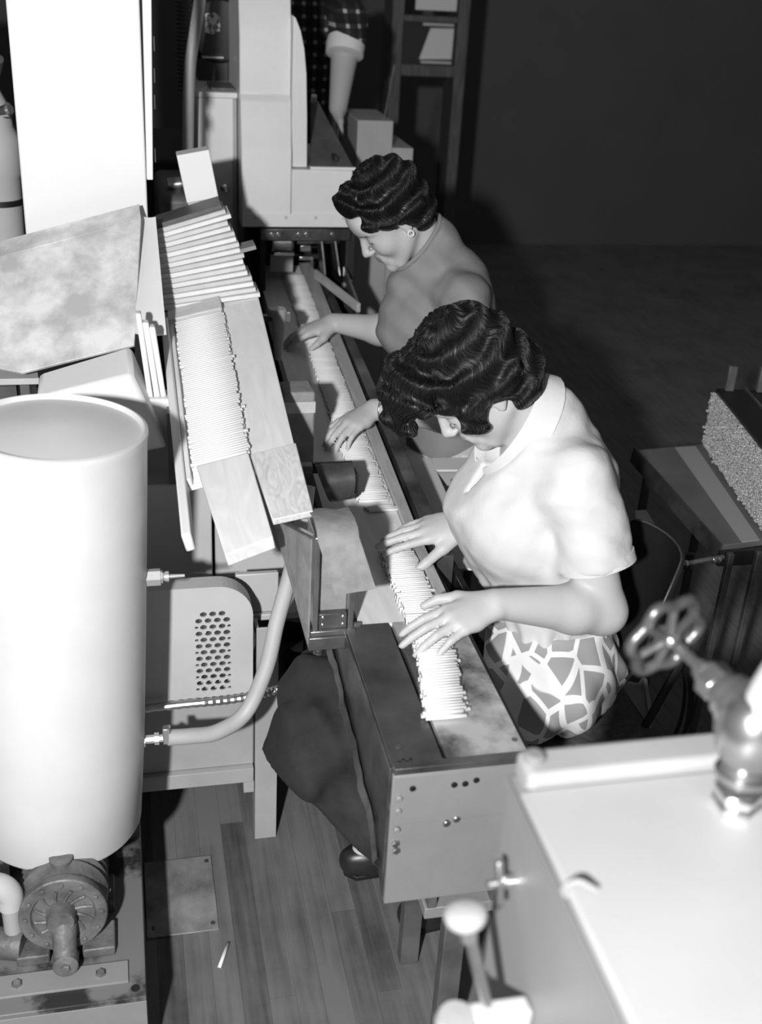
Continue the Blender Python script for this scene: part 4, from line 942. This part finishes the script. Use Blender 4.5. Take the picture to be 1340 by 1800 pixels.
M['blouse'] = mat('white_cotton', .64, .85, bump=.35, bscale=16)
M['grey_knit'] = mat('grey_knit', .25, .9, bump=.25, bscale=24)
M['leaf_print'] = pattern_mat('leaf_print_cotton', .32, .80, 22, .085)
M['floral'] = mat('floral_apron', .78, .85, col2=.40, vscale=26, detail=3, contrast=(.60, .68))
M['dark_cloth'] = mat('dark_cloth', .012, .85, col2=.028, vscale=12, bump=.1, bscale=60)
M['shoe'] = mat('dark_leather', .02, .35)
def folds(amp, fr, seed):
    r = np.random.default_rng(seed); ks = r.normal(size=(5, 3)); ks /= np.linalg.norm(ks, axis=1)[:, None]; ph = r.uniform(0, 6, 5); fs = fr*r.uniform(.6, 1.5, 5)
    def f(p):
        d = 0
        for k, a, w in zip(ks.astype(np.float32), ph, fs):
            s = np.sin((p@k)*w + a + 1.3*np.sin((p@np.roll(k, 1))*w*.4)); d = d + s*np.abs(s)
        return amp*d/2.2
    return f
def halfspace(D, p, o, n): return np.maximum(D, (p-np.asarray(o, np.float32))@np.asarray(unit(n), np.float32))

def shoe(parent, heel, toe, name='shoe'):
    h_, t_ = np.asarray(heel, float), np.asarray(toe, float); d = unit(t_-h_); sd = np.array([-d[1], d[0], 0]); R = np.stack([d, sd, [0, 0, 1]], 1); mid = (h_+t_)/2; L = np.linalg.norm(t_-h_)
    P = [('u', rc(h_+[0, 0, .032], mid+[0, 0, .030], .032, .034), .01), ('u', rc(mid+[0, 0, .03], t_-d*.03+[0, 0, .026], .035, .032), .02), ('u', ell(mid+[0, 0, .045]+d*.01, (.06, .03, .03), R), .02)]
    def post(p, D): D = halfspace(D, p, (0, 0, .004), (0, 0, -1)); return D
    o = sdf_obj(name, P, .006, M['shoe'], parent, post, mid-.2, mid+.2)
    for k in range(4):
        c = mid + d*(.00+.014*k) + [0, 0, .071-.005*k]
        MB().tube([c-sd*.016, c+[0, 0, .004], c+sd*.016], .0018, 6).build('lace', M['machine_grey'], o)
    MB().prism([h_+[0, 0, 0]-d*.02-sd*.03, h_-d*.02+sd*.03, t_-d*.03+sd*.034, t_-d*.005+sd*.012, t_-d*.005-sd*.012, t_-d*.03-sd*.034], (0, 0, .012)).build('sole', M['black'], o, .002)
    return o

# ---------------- front worker
w1 = thing('person', 'seated worker in white short-sleeved blouse and leaf-print skirt sorting cigarettes at the front table', 'person', (.86, 1.93, 0))
H1 = Frame((.640, 1.93, 1.219), (-.602, .105, -.792), (-.798, -.036, .602))
P = head_prims(H1)
P.append(('u', rc(H1(-.040, 0, -.030), (.770, 1.93, 1.110), .052, .058), .02))
P.append(('u', rc((.805, 1.82, 1.06), (.805, 2.04, 1.06), .045, .045), .04))
P.append(('u', ell((.80, 1.93, .97), (.105, .15, .17)), .05)); P.append(('u', rc((.845, 1.93, .80), (.865, 1.93, .66), .11, .12), .05)); P.append(('u', ell((.86, 1.93, .585), (.13, .17, .10)), .05))
arm_prims(P, (.80, 1.785, 1.075), (.872, 1.735, .818), (.638, 1.702, .872), (.044, .045, .046, .028))
arm_prims(P, (.80, 2.085, 1.075), (.865, 2.13, .85), (.672, 2.012, .884), (.044, .044, .045, .026))
hand_prims(P, (.638, 1.702, .872), (-.95, -.26, -.17), (.0, -.25, 1), +1*-1, curl=(.30, .26, .28, .32), spread=.13, sc=1.06, thumb=[(.018, .024, -.006), (.048, .046, -.006), (.078, .062, -.010), (.104, .066, -.018)])
hand_prims(P, (.672, 2.012, .884), (-.97, .06, -.20), (-.05, -.35, 1), +1, curl=(.12, .14, .22, .3), spread=.05, sc=1.06, thumb=[(.020, .024, -.006), (.060, .046, -.014), (.098, .066, -.022), (.128, .076, -.034)])
leg_prims(P, (.82, 1.845, .545), (.43, 1.83, .53), (.635, 1.785, .085), (.55, 1.775, .05)); leg_prims(P, (.82, 2.015, .545), (.38, 1.97, .52), (.535, 1.955, .085), (.46, 1.955, .05))
sdf_obj('body', P, .004, M['skin'], w1, None, (.28, 1.5, 0), (1.1, 2.3, 1.42), head_tone(H1, .50, .26, .06))
def union_eval(prims, p, post):
    D = np.full(len(p), 9., np.float32)
    for op, f, k in prims: D = smin(D, f(p), k)
    return post(p, D)
def hair_obj(Hf, prims, post, parent, h, crown, n, seed, lam=.046, length=.085):
    o = sdf_obj('hair', prims, h, M['hair'], parent, post, Hf.c-.27, Hf.c+.27, it=2)
    v = np.empty(len(o.data.vertices)*3, np.float32); o.data.vertices.foreach_get('co', v); off = np.array(wloc(parent), np.float32); v = v.reshape(-1, 3)+off
    r = np.random.default_rng(seed); p = v[r.integers(0, len(v), n)].astype(np.float32); R = Hf.R.astype(np.float32); c = Hf.c.astype(np.float32); cr = np.asarray(crown, np.float32)
    ns = 13; st = length/ns*r.uniform(.6, 1.2, n).astype(np.float32); path = []; e = np.float32(.002); jit = r.uniform(-.35, .35, n).astype(np.float32); lift = r.uniform(-.0002, .0018, n).astype(np.float32)
    def ev(q): return union_eval(prims, q, post)
    for k in range(ns):
        d0 = ev(p); g = np.stack([ev(p+np.eye(3, dtype=np.float32)[a]*e)-d0 for a in range(3)], 1); g /= np.linalg.norm(g, axis=1, keepdims=True)+1e-9
        p = p - g*(d0-lift)[:, None]; path.append(p.copy())
        q = (p-c)@R-cr; rr = np.linalg.norm(q, axis=1, keepdims=True)+1e-6; t = (q/rr)@R.T
        t = t-g*(t*g).sum(1, keepdims=True); t /= np.linalg.norm(t, axis=1, keepdims=True)+1e-6; b_ = np.cross(g, t)
        w = .75*np.sin(rr[:, 0]*2*np.pi/lam + jit)
        d = t + b_*w[:, None]; d /= np.linalg.norm(d, axis=1, keepdims=True); p = p + d*st[:, None]
    path = np.stack(path, 1)                                              # n, ns, 3
    tg = np.gradient(path, axis=1); tg /= np.linalg.norm(tg, axis=2, keepdims=True)+1e-9
    a = np.cross(tg, np.array([.3, .5, .81])); a /= np.linalg.norm(a, axis=2, keepdims=True)+1e-9; b_ = np.cross(tg, a)
    rad = (.0013*np.sin(np.linspace(.25, 3.0, ns))**.6)[None, :, None]
    ring = np.stack([path+(a*math.cos(x)+b_*math.sin(x))*rad for x in (0, 2.094, 4.189)], 2)   # n, ns, 3, 3
    vv = ring.reshape(-1, 3)-off; ids = np.arange(n*ns*3).reshape(n, ns, 3); q = []
    for x in range(3): q.append(np.stack([ids[:, :-1, x], ids[:, :-1, (x+1) % 3], ids[:, 1:, (x+1) % 3], ids[:, 1:, x]], -1).reshape(-1, 4))
    q = np.concatenate(q); me = bpy.data.meshes.new('hair_strands'); me.vertices.add(len(vv)); me.vertices.foreach_set('co', vv.astype(np.float32).ravel()); me.loops.add(len(q)*4); me.loops.foreach_set('vertex_index', q.astype(np.int32).ravel())
    me.polygons.add(len(q)); me.polygons.foreach_set('loop_start', np.arange(0, len(q)*4, 4, dtype=np.int32)); me.polygons.foreach_set('loop_total', np.full(len(q), 4, np.int32)); me.update(calc_edges=True); me.shade_smooth(); me.materials.append(M['hair'])
    so = bpy.data.objects.new('hair_strands', me); COL.objects.link(so); so.parent = o; so['kind'] = 'stuff'
    return o
def hair1():
    P = []; E = lambda c, r, k=.02: P.append(('u', ell(H1(*c), r, H1.R), k))
    E((-.018, 0, .055), (.106, .098, .100)); E((-.070, 0, -.028), (.052, .080, .052), .025)
    E((.078, 0, .110), (.058, .082, .046), .02); E((.124, .012, .095), (.034, .055, .036), .012); E((.142, .02, .070), (.024, .032, .024), .01); E((.125, -.045, .095), (.03, .035, .03), .012); E((.118, .048, .102), (.026, .026, .026), .012)
    for s in (-1, 1):
        E((.034, s*.074, .064), (.032, .024, .036), .015); E((.040, s*.082, .002), (.028, .019, .030), .008); E((-.012, s*.082, .038), (.036, .026, .038), .015)
        E((-.060, s*.070, -.030), (.038, .032, .040), .012); E((.072, s*.060, .098), (.034, .026, .028), .012); E((-.05, s*.085, .02), (.04, .024, .04), .012)
    r = np.random.default_rng(3)
    for k in range(18):
        c = np.array([r.uniform(.09, .148), r.uniform(-.065, .075), r.uniform(.065, .12)]); rr = r.uniform(.010, .016); E(c, (rr,)*3, .006)
    cr = np.array([-.045, 0, .15], np.float32)
    def post(p, D):
        q = (p-H1.c.astype(np.float32))@H1.R.astype(np.float32); d = np.sqrt(((q-cr)**2).sum(-1)); az = np.arctan2(q[..., 1], q[..., 0])
        return D + .0048*np.sin(d*2*np.pi/.046+.8*np.sin(az*3)) + .0016*np.sin(d*170+az*9)
    return P, post, cr
P, post, cr = hair1(); hair_obj(H1, P, post, w1, .0042, cr, 4200, 4)

NC1 = np.array([.718, 1.93, 1.132]); NN1 = unit([-.84, 0, .54]); NA1 = unit([.54, 0, .84])
P = [('u', ell((.79, 1.93, .945), (.155, .165, .185)), .03), ('u', rc((.835, 1.93, .80), (.858, 1.93, .672), .138, .118), .05), ('u', ell((.820, 1.93, 1.06), (.088, .165, .085)), .05),
     ('u', rc((.79, 1.93, 1.07), (.75, 1.93, 1.11), .085, .08), .03), ('u', ell((.705, 1.93, .93), (.078, .13, .10)), .05)]
P += [('u', rc((.805, 1.82, 1.06), (.805, 2.04, 1.06), .062, .062), .05), ('u', ell(NC1-NN1*.035, (.113, .090, .085), np.stack([NA1, [0, 1, 0], NN1], 1)), .05), ('u', rc((.745, 1.93, 1.06), (.735, 1.93, .95), .085, .11), .05)]
Ptor = list(P); slL = [rc((.812, 1.80, 1.065), (.868, 1.732, .845), .068, .070), rc((.80, 1.785, 1.075), (.868, 1.732, .845), .062, .066)]; slR = [rc((.80, 2.075, 1.065), (.862, 2.128, .865), .070, .070), rc((.80, 2.085, 1.075), (.862, 2.128, .865), .062, .064)]
Ps = Ptor + [('u', f_, .03) for f_ in slL+slR]
fd1 = folds(.0075, 40, 11)
armL = unit(np.array([.868, 1.732, .845])-np.array([.812, 1.80, 1.065])); armR = unit(np.array([.862, 2.128, .865])-np.array([.80, 2.075, 1.065]))
SLV = [(slL, (.853, 1.750, .915), armL), (slR, (.852, 2.12, .90), armR)]
def post(p, D):
    x, y, z = p[..., 0], p[..., 1], p[..., 2]
    D = np.full(p.shape[:-1], 9., np.float32)
    for op, f_, k_ in Ptor: D = smin(D, f_(p), k_)
    for pr_, o_, n_ in SLV:
        d_ = smin(pr_[0](p), pr_[1](p), .02); D = smin(D, smax(d_, (p-np.asarray(o_, np.float32))@n_.astype(np.float32), .004), .022)
    D = D + fd1(p)
    # gathers towards the waist and puffs above it
    D = D + .007*np.clip((.86-z)/.16, 0, 1)*np.sin(np.arctan2(y-1.93, x-.85)*17+z*10)*.7
    # neckline: cut by the plane of the collar, hollow inside, short slit in front
    q = p-NC1.astype(np.float32); a_, n_ = q@NA1.astype(np.float32), q@NN1.astype(np.float32); b_ = q[..., 1]
    D = smax(D, n_, .006)
    D = np.maximum(D, -(np.sqrt((a_/.094)**2+(b_/.066)**2+(n_/.060)**2)-1)*.06)
    v = np.maximum(np.abs(y-1.918)-.016*np.clip((z-.985)/.07, 0, 1), x-.70); D = np.maximum(D, -np.where((z > .985) & (z < 1.09), v, 1))
    return np.maximum(D, .655-z)
bl = sdf_obj('blouse', Ps, .005, M['blouse'], w1, post, (.52, 1.6, .6), (1.05, 2.26, 1.25), it=3)
# collar: band standing round the neck, with open points in front
rows = []
for k in range(29):
    a = math.radians(-160 + k*320/28); f = abs(k-14)/14; ca, sa = math.cos(a), math.sin(a)
    pt = lambda ra, rb, h_: V(*(NC1 + NA1*ra*ca + np.array([0, 1, 0])*rb*sa + NN1*h_))
    st = .016*(1-f**2)
    rows.append([pt(.098, .070, -.012), pt(.101, .073, .006+st), pt(.106, .078, .010+st), pt(.112, .085, .004+st*.6), pt(.124, .103, -.022-.010*f)])
MB().grid(rows, .003).build('collar', M['blouse'], bl, smooth=60)
# sleeve hem
for nm, c, ad, sgn in (('sleeve_hem', V(.853, 1.750, .915), V(*armL), 1),):
    MB().lathe(c - ad*.018, ad, [(0, .066), (0, .0725), (.020, .0735), (.020, .067), (0, .066)], 40).build(nm, M['blouse'], bl, smooth=50)
fd2 = folds(.006, 30, 21)
P = [('u', ell((.845, 1.925, .590), (.150, .210, .125)), .03), ('u', rc((.858, 1.93, .69), (.85, 1.93, .60), .118, .16), .04), ('u', ell((.76, 1.90, .575), (.15, .19, .10)), .04)]
def post(p, D):
    x, y, z = p[..., 0], p[..., 1], p[..., 2]; a = np.arctan2(y-1.93, x-.85)
    D = D + fd2(p) + .009*np.sin(a*13+2*np.sin(z*20))*np.clip((.70-z)/.12, 0, 1)
    D = np.maximum(D, .4780-z); return np.maximum(D, z-.705)
sdf_obj('leaf_print_skirt', P, .006, M['leaf_print'], w1, post, (.5, 1.6, .4), (1.1, 2.25, .75), it=2)
P = [('u', rc((.76, 1.91, .545), (.38, 1.90, .525), .115, .105), .03), ('u', rc((.38, 1.97, .52), (.42, 1.95, .36), .085, .09), .05), ('u', rc((.345, 1.83, .47), (.44, 1.79, .33), .085, .095), .05), ('u', rc((.42, 1.80, .52), (.33, 1.84, .47), .085, .08), .05), ('u', rc((.32, 1.84, .45), (.30, 1.86, .42), .07, .06), .05), ('u', rc((.44, 1.78, .33), (.48, 1.78, .22), .09, .085), .05)]
def post(p, D):
    x, y, z = p[..., 0], p[..., 1], p[..., 2]
    D = D + .007*np.sin((x*.8-z*.5+y)*42+1.5*np.sin(x*20)) + .004*np.sin((x+z*.4)*75)
    D = np.maximum(D, z-.645)
    return np.maximum(D, ((.275-x)*.66 + (.385-z)*.75)) if False else np.maximum(D, (.43-.86*(x-.27)-z)*.75)
sdf_obj('dark_underskirt', P, .007, M['dark_cloth'], w1, post, (.15, 1.6, .1), (.95, 2.15, .75), it=2)
shoe(w1, (.66, 1.785, 0), (.525, 1.772, 0)); shoe(w1, (.56, 1.957, 0), (.428, 1.955, 0))

# ---------------- back worker
w2 = thing('person', 'seated worker in grey short-sleeved top with wristwatch reaching across the conveyor', 'person', (.88, 2.88, 0))
H2 = Frame((.672, 2.85, 1.328), (-.693, .028, -.721), (-.721, -.069, .69))
P = head_prims(H2)
P.append(('u', rc(H2(-.040, 0, -.030), (.80, 2.87, 1.20), .050, .054), .02))
P.append(('u', rc((.83, 2.75, 1.140), (.83, 2.99, 1.140), .045, .045), .04))
P.append(('u', ell((.835, 2.87, 1.05), (.105, .15, .17)), .05)); P.append(('u', rc((.865, 2.88, .88), (.89, 2.88, .70), .11, .12), .05)); P.append(('u', ell((.89, 2.88, .60), (.13, .17, .11)), .05))
arm_prims(P, (.83, 2.705, 1.150), (.815, 2.47, .925), (.594, 2.590, .906), (.044, .043, .043, .026))
arm_prims(P, (.82, 3.03, 1.155), (.765, 3.07, .945), (.585, 3.165, .950), (.044, .043, .043, .026))
hand_prims(P, (.594, 2.590, .906), (-.80, -.52, -.24), (-.15, -.10, 1), -1, curl=(.42, .40, .42, .45), spread=.04)
hand_prims(P, (.585, 3.165, .950), (-.95, -.12, -.25), (-.1, -.1, 1), +1, curl=(.4, .4, .4, .4), spread=.04)
leg_prims(P, (.86, 2.80, .56), (.45, 2.80, .54), (.52, 2.80, .085), (.44, 2.80, .05)); leg_prims(P, (.86, 2.97, .56), (.45, 2.97, .54), (.52, 2.97, .085), (.44, 2.97, .05))
sdf_obj('body', P, .0045, M['skin'], w2, None, (.28, 2.35, 0), (1.1, 3.3, 1.52), head_tone(H2, .50, .22, .06))
def hair2():
    P = []; E = lambda c, r, k=.02: P.append(('u', ell(H2(*c), r, H2.R), k))
    E((-.024, 0, .050), (.098, .086, .094)); E((.052, 0, .108), (.036, .060, .034), .02); E((.066, .012, .092), (.022, .042, .022), .012); E((-.062, 0, -.022), (.048, .072, .048), .025)
    for s in (-1, 1):
        E((.036, s*.068, .058), (.034, .018, .028), .012); E((.000, s*.078, .036), (.034, .018, .026), .012); E((-.045, s*.074, .000), (.036, .022, .045), .012); E((-.055, s*.05, -.035), (.03, .035, .035), .012)
        E((.018, s*.074, .026), (.016, .012, .014), .008)
    cr = np.array([-.04, 0, .145], np.float32)
    def post(p, D):
        q = (p-H2.c.astype(np.float32))@H2.R.astype(np.float32); d = np.sqrt(((q-cr)**2).sum(-1)); az = np.arctan2(q[..., 1], q[..., 0])
        return D + .0045*np.sin(d*2*np.pi/.044+.6*np.sin(az*3)) + .001*np.sin(d*170+az*9)
    return P, post, cr
P, post, cr = hair2(); hair_obj(H2, P, post, w2, .0045, cr, 3200, 6, .044, .075)
MB().tube([H2(-.006+.007*math.cos(a), .0835, -.036+.008*math.sin(a)) for a in [2*math.pi*k/14 for k in range(16)]], .0022, 6, caps=False).build('earring', M['paper'], w2, smooth=60)
NC2 = np.array([.748, 2.858, 1.257]); NN2 = unit([-.8, 0, .6]); NA2 = unit([.6, 0, .8])
Ptor2 = [('u', ell(NC2-NN2*.03, (.094, .078, .08), np.stack([NA2, [0, 1, 0], NN2], 1)), .05), ('u', rc((.775, 2.87, 1.19), (.75, 2.87, 1.04), .075, .10), .05), ('u', rc((.83, 2.75, 1.140), (.83, 2.99, 1.140), .062, .062), .05), ('u', rc((.83, 2.87, 1.18), (.758, 2.858, 1.268), .074, .066), .03), ('u', ell((.835, 2.87, 1.045), (.140, .165, .175)), .03), ('u', rc((.865, 2.88, .88), (.885, 2.88, .70), .128, .125), .05), ('u', ell((.86, 2.87, 1.13), (.085, .165, .085)), .05), ('u', ell((.755, 2.87, 1.03), (.065, .125, .085)), .05)]
sl2L = [rc((.84, 2.72, 1.14), (.822, 2.53, .985), .068, .064), rc((.83, 2.705, 1.150), (.815, 2.47, .925), .060, .060)]; sl2R = [rc((.825, 3.02, 1.14), (.775, 3.065, .965), .068, .066), rc((.82, 3.03, 1.155), (.765, 3.07, .945), .060, .062)]
Ps = Ptor2 + [('u', f_, .03) for f_ in sl2L+sl2R]
fd3 = folds(.004, 36, 31); dL = unit(np.array([.815, 2.47, .925])-np.array([.83, 2.705, 1.15])).astype(np.float32); dR = unit(np.array([.765, 3.07, .945])-np.array([.82, 3.03, 1.155])).astype(np.float32)
def post(p, D):
    x, y, z = p[..., 0], p[..., 1], p[..., 2]
    D = np.full(p.shape[:-1], 9., np.float32)
    for op, f_, k_ in Ptor2: D = smin(D, f_(p), k_)
    for pr_, o_, n_ in ((sl2L, (.822, 2.57, 1.01), dL), (sl2R, (.772, 3.063, .975), dR)):
        d_ = smin(pr_[0](p), pr_[1](p), .02); D = smin(D, smax(d_, (p-np.asarray(o_, np.float32))@n_, .004), .03)
    D = D + fd3(p) + .004*np.sin((x+z*1.3)*60)*np.clip((.95-x)/.2, 0, 1)*np.clip((z-.9)/.2, 0, 1)
    q = p-NC2.astype(np.float32); a_, n_ = q@NA2.astype(np.float32), q@NN2.astype(np.float32); b_ = q[..., 1]
    D = smax(D, n_, .006); D = np.maximum(D, -(np.sqrt((a_/.080)**2+(b_/.060)**2+(n_/.05)**2)-1)*.055)
    return np.maximum(D, .66-z)
gt = sdf_obj('grey_top', Ps, .0055, M['grey_knit'], w2, post, (.5, 2.4, .6), (1.1, 3.25, 1.38), it=2)
MB().tube([V(*(NC2 + NA2*.086*math.cos(a) + np.array([0, 1, 0])*.068*math.sin(a) + NN2*.002)) for a in [2*math.pi*k/40 for k in range(42)]], .0062, 8, caps=False).build('collar_band', M['grey_knit'], gt, smooth=60)
P = [('u', rc((.86, 2.88, .575), (.46, 2.88, .555), .105, .095), .03), ('u', rc((.86, 2.79, .565), (.46, 2.80, .555), .095, .085), .05), ('u', rc((.86, 2.97, .565), (.46, 2.97, .555), .095, .085), .05), ('u', ell((.90, 2.88, .60), (.15, .19, .12)), .05), ('u', rc((.44, 2.88, .53), (.43, 2.88, .38), .12, .12), .05)]
def post(p, D): return np.maximum(D + .005*np.sin(p[..., 0]*55+p[..., 1]*25), .4820-p[..., 2]) if False else np.maximum(D + .005*np.sin(p[..., 0]*55+p[..., 1]*25), np.where(p[..., 0] > .6, .4820-p[..., 2], .35-p[..., 2]))
sdf_obj('floral_apron', P, .007, M['floral'], w2, post, (.25, 2.55, .25), (1.1, 3.2, .78), it=2)
shoe(w2, (.545, 2.80, 0), (.41, 2.80, 0)); shoe(w2, (.545, 2.97, 0), (.41, 2.97, 0))
# wristwatch
wt = thing('wristwatch', 'small round wristwatch on a thin strap on the back worker', 'watch', (.64, 2.573, .93))
wdv = V(.594-.815, 2.590-2.47, .906-.925).normalized(); wc_ = V(.594, 2.590, .906) - wdv*.020
wa = wdv.cross(V(0, 0, 1)).normalized(); wb_ = wa.cross(wdv).normalized(); ring = [wc_ + (wa*math.cos(a)+wb_*math.sin(a))*.0325 for a in [2*math.pi*k/40 for k in range(42)]]
MB().tube(ring, .0022, 6, caps=False).build('strap', M['steel'], wt, smooth=60)
fcn = (wb_*.80+V(-.1, -.55, .0)).normalized(); MB().lathe(wc_+fcn*.031, fcn, [(0, .009), (.005, .009), (.006, .007)], 20).build('case', M['bright_steel'], wt); MB().lathe(wc_+fcn*.0371, fcn, [(0, .0065), (.0006, .0065)], 20).build('dial', M['paper'], wt)

# ---------------- man behind the column machine: only the forearm with its rolled sleeve reaches into view
w3 = thing('person', 'standing person in plaid shirt reaching down behind the column machine, only one arm showing', 'person', (.72, 4.9, 0))
P = [('u', ell((.71, 4.88, 1.55), (.19, .12, .26)), .05), ('u', rc((.71, 4.90, 1.30), (.71, 4.92, 1.02), .13, .14), .05), ('u', ell((.71, 4.92, .95), (.18, .13, .12)), .05)]
arm_prims(P, (.89, 4.80, 1.74), (.838, 4.42, 1.67), (.785, 4.28, 1.395), (.055, .048, .052, .033))
hand_prims(P, (.785, 4.28, 1.395), (-.15, -.25, -1), (-1, .2, 0), 1, curl=(.4, .4, .4, .4), spread=.03)
arm_prims(P, (.53, 4.86, 1.74), (.49, 4.84, 1.45), (.50, 4.66, 1.26), (.055, .047, .045, .03)); hand_prims(P, (.50, 4.66, 1.26), (0, -.7, -.7), (0, -.7, .7), 1)
H3 = Frame((.71, 4.80, 1.95), (0, -.9, -.4), (0, -.4, .9)); P += head_prims(H3); P.append(('u', rc(H3(-.03, 0, -.03), (.71, 4.87, 1.76), .06, .07), .02))
for s in (-1, 1): leg_prims(P, (.71+s*.09, 4.92, .92), (.71+s*.09, 4.91, .48), (.71+s*.09, 4.93, .085), (.71+s*.09, 4.84, .05))
sdf_obj('body', P, .007, M['skin'], w3, None, (.35, 4.1, 0), (1.1, 5.2, 2.2), head_tone(H3, .42, .3, .06))
def plaid():
    m = mat('dark_plaid', .015, .85); nt = m.node_tree; b = nt.nodes['Principled BSDF']; tc = nt.nodes.new('ShaderNodeTexCoord'); sp_ = nt.nodes.new('ShaderNodeSeparateXYZ'); nt.links.new(tc.outputs['Object'], sp_.inputs[0]); outs = []
    for ax_i, ph in ((0, 0), (2, .3), (1, .5)):
        a = nt.nodes.new('ShaderNodeMath'); a.operation = 'MULTIPLY_ADD'; a.inputs[1].default_value = 22; a.inputs[2].default_value = ph; nt.links.new(sp_.outputs[ax_i], a.inputs[0])
        f = nt.nodes.new('ShaderNodeMath'); f.operation = 'FRACT'; nt.links.new(a.outputs[0], f.inputs[0]); l = nt.nodes.new('ShaderNodeMath'); l.operation = 'LESS_THAN'; l.inputs[1].default_value = .28; nt.links.new(f.outputs[0], l.inputs[0]); outs.append(l)
    s = nt.nodes.new('ShaderNodeMath'); s.operation = 'ADD'; nt.links.new(outs[0].outputs[0], s.inputs[0]); nt.links.new(outs[1].outputs[0], s.inputs[1])
    r = nt.nodes.new('ShaderNodeValToRGB'); r.color_ramp.interpolation = 'CONSTANT'; r.color_ramp.elements[0].color = (.012,)*3+(1,); r.color_ramp.elements[1].position = .75; r.color_ramp.elements[1].color = (.5,)*3+(1,)
    e = r.color_ramp.elements.new(.4); e.color = (.04,)*3+(1,)
    h_ = nt.nodes.new('ShaderNodeMath'); h_.operation = 'MULTIPLY'; h_.inputs[1].default_value = .5; nt.links.new(s.outputs[0], h_.inputs[0]); nt.links.new(h_.outputs[0], r.inputs[0]); nt.links.new(r.outputs[0], b.inputs['Base Color']); return m
M['plaid'] = plaid()
P = [('u', ell((.71, 4.88, 1.55), (.21, .14, .28)), .05), ('u', rc((.71, 4.90, 1.30), (.71, 4.92, 1.0), .15, .16), .05), ('u', rc((.88, 4.80, 1.73), (.842, 4.43, 1.675), .072, .07), .03), ('u', rc((.842, 4.43, 1.675), (.828, 4.365, 1.632), .068, .066), .02), ('u', rc((.54, 4.86, 1.72), (.49, 4.84, 1.45), .075, .062), .03), ('u', rc((.49, 4.84, 1.45), (.50, 4.70, 1.30), .06, .05), .02)]
sdf_obj('plaid_shirt', P, .009, M['plaid'], w3, lambda p, D: np.maximum(D + .004*np.sin(p[..., 2]*60+p[..., 0]*30), .95-p[..., 2]), (.35, 4.1, .8), (1.15, 5.2, 2.0))
cu = V(.785-.838, 4.28-4.42, 1.395-1.67).normalized()
MB().lathe(V(.824, 4.37, 1.63), cu, [(0, .055), (.004, .068), (.03, .071), (.06, .069), (.064, .055)], 28).build('rolled_cuff', M['machine_light'], w3)
P = [('u', ell((.71, 4.92, .95), (.19, .145, .13)), .05)]
for s in (-1, 1): P.append(('u', rc((.71+s*.09, 4.92, .9), (.71+s*.09, 4.92, .06), .10, .065), .03))
sdf_obj('trousers', P, .012, M['dark_cloth'], w3, lambda p, D: np.maximum(np.maximum(D, p[..., 2]-1.02), .04-p[..., 2]), (.4, 4.6, 0), (1.1, 5.2, 1.1))
P = [('u', ell(H3(-.02, 0, .06), (.105, .085, .08), H3.R), .02)]; sdf_obj('hair', P, .008, M['hair'], w3, None, H3.c-.2, H3.c+.2)
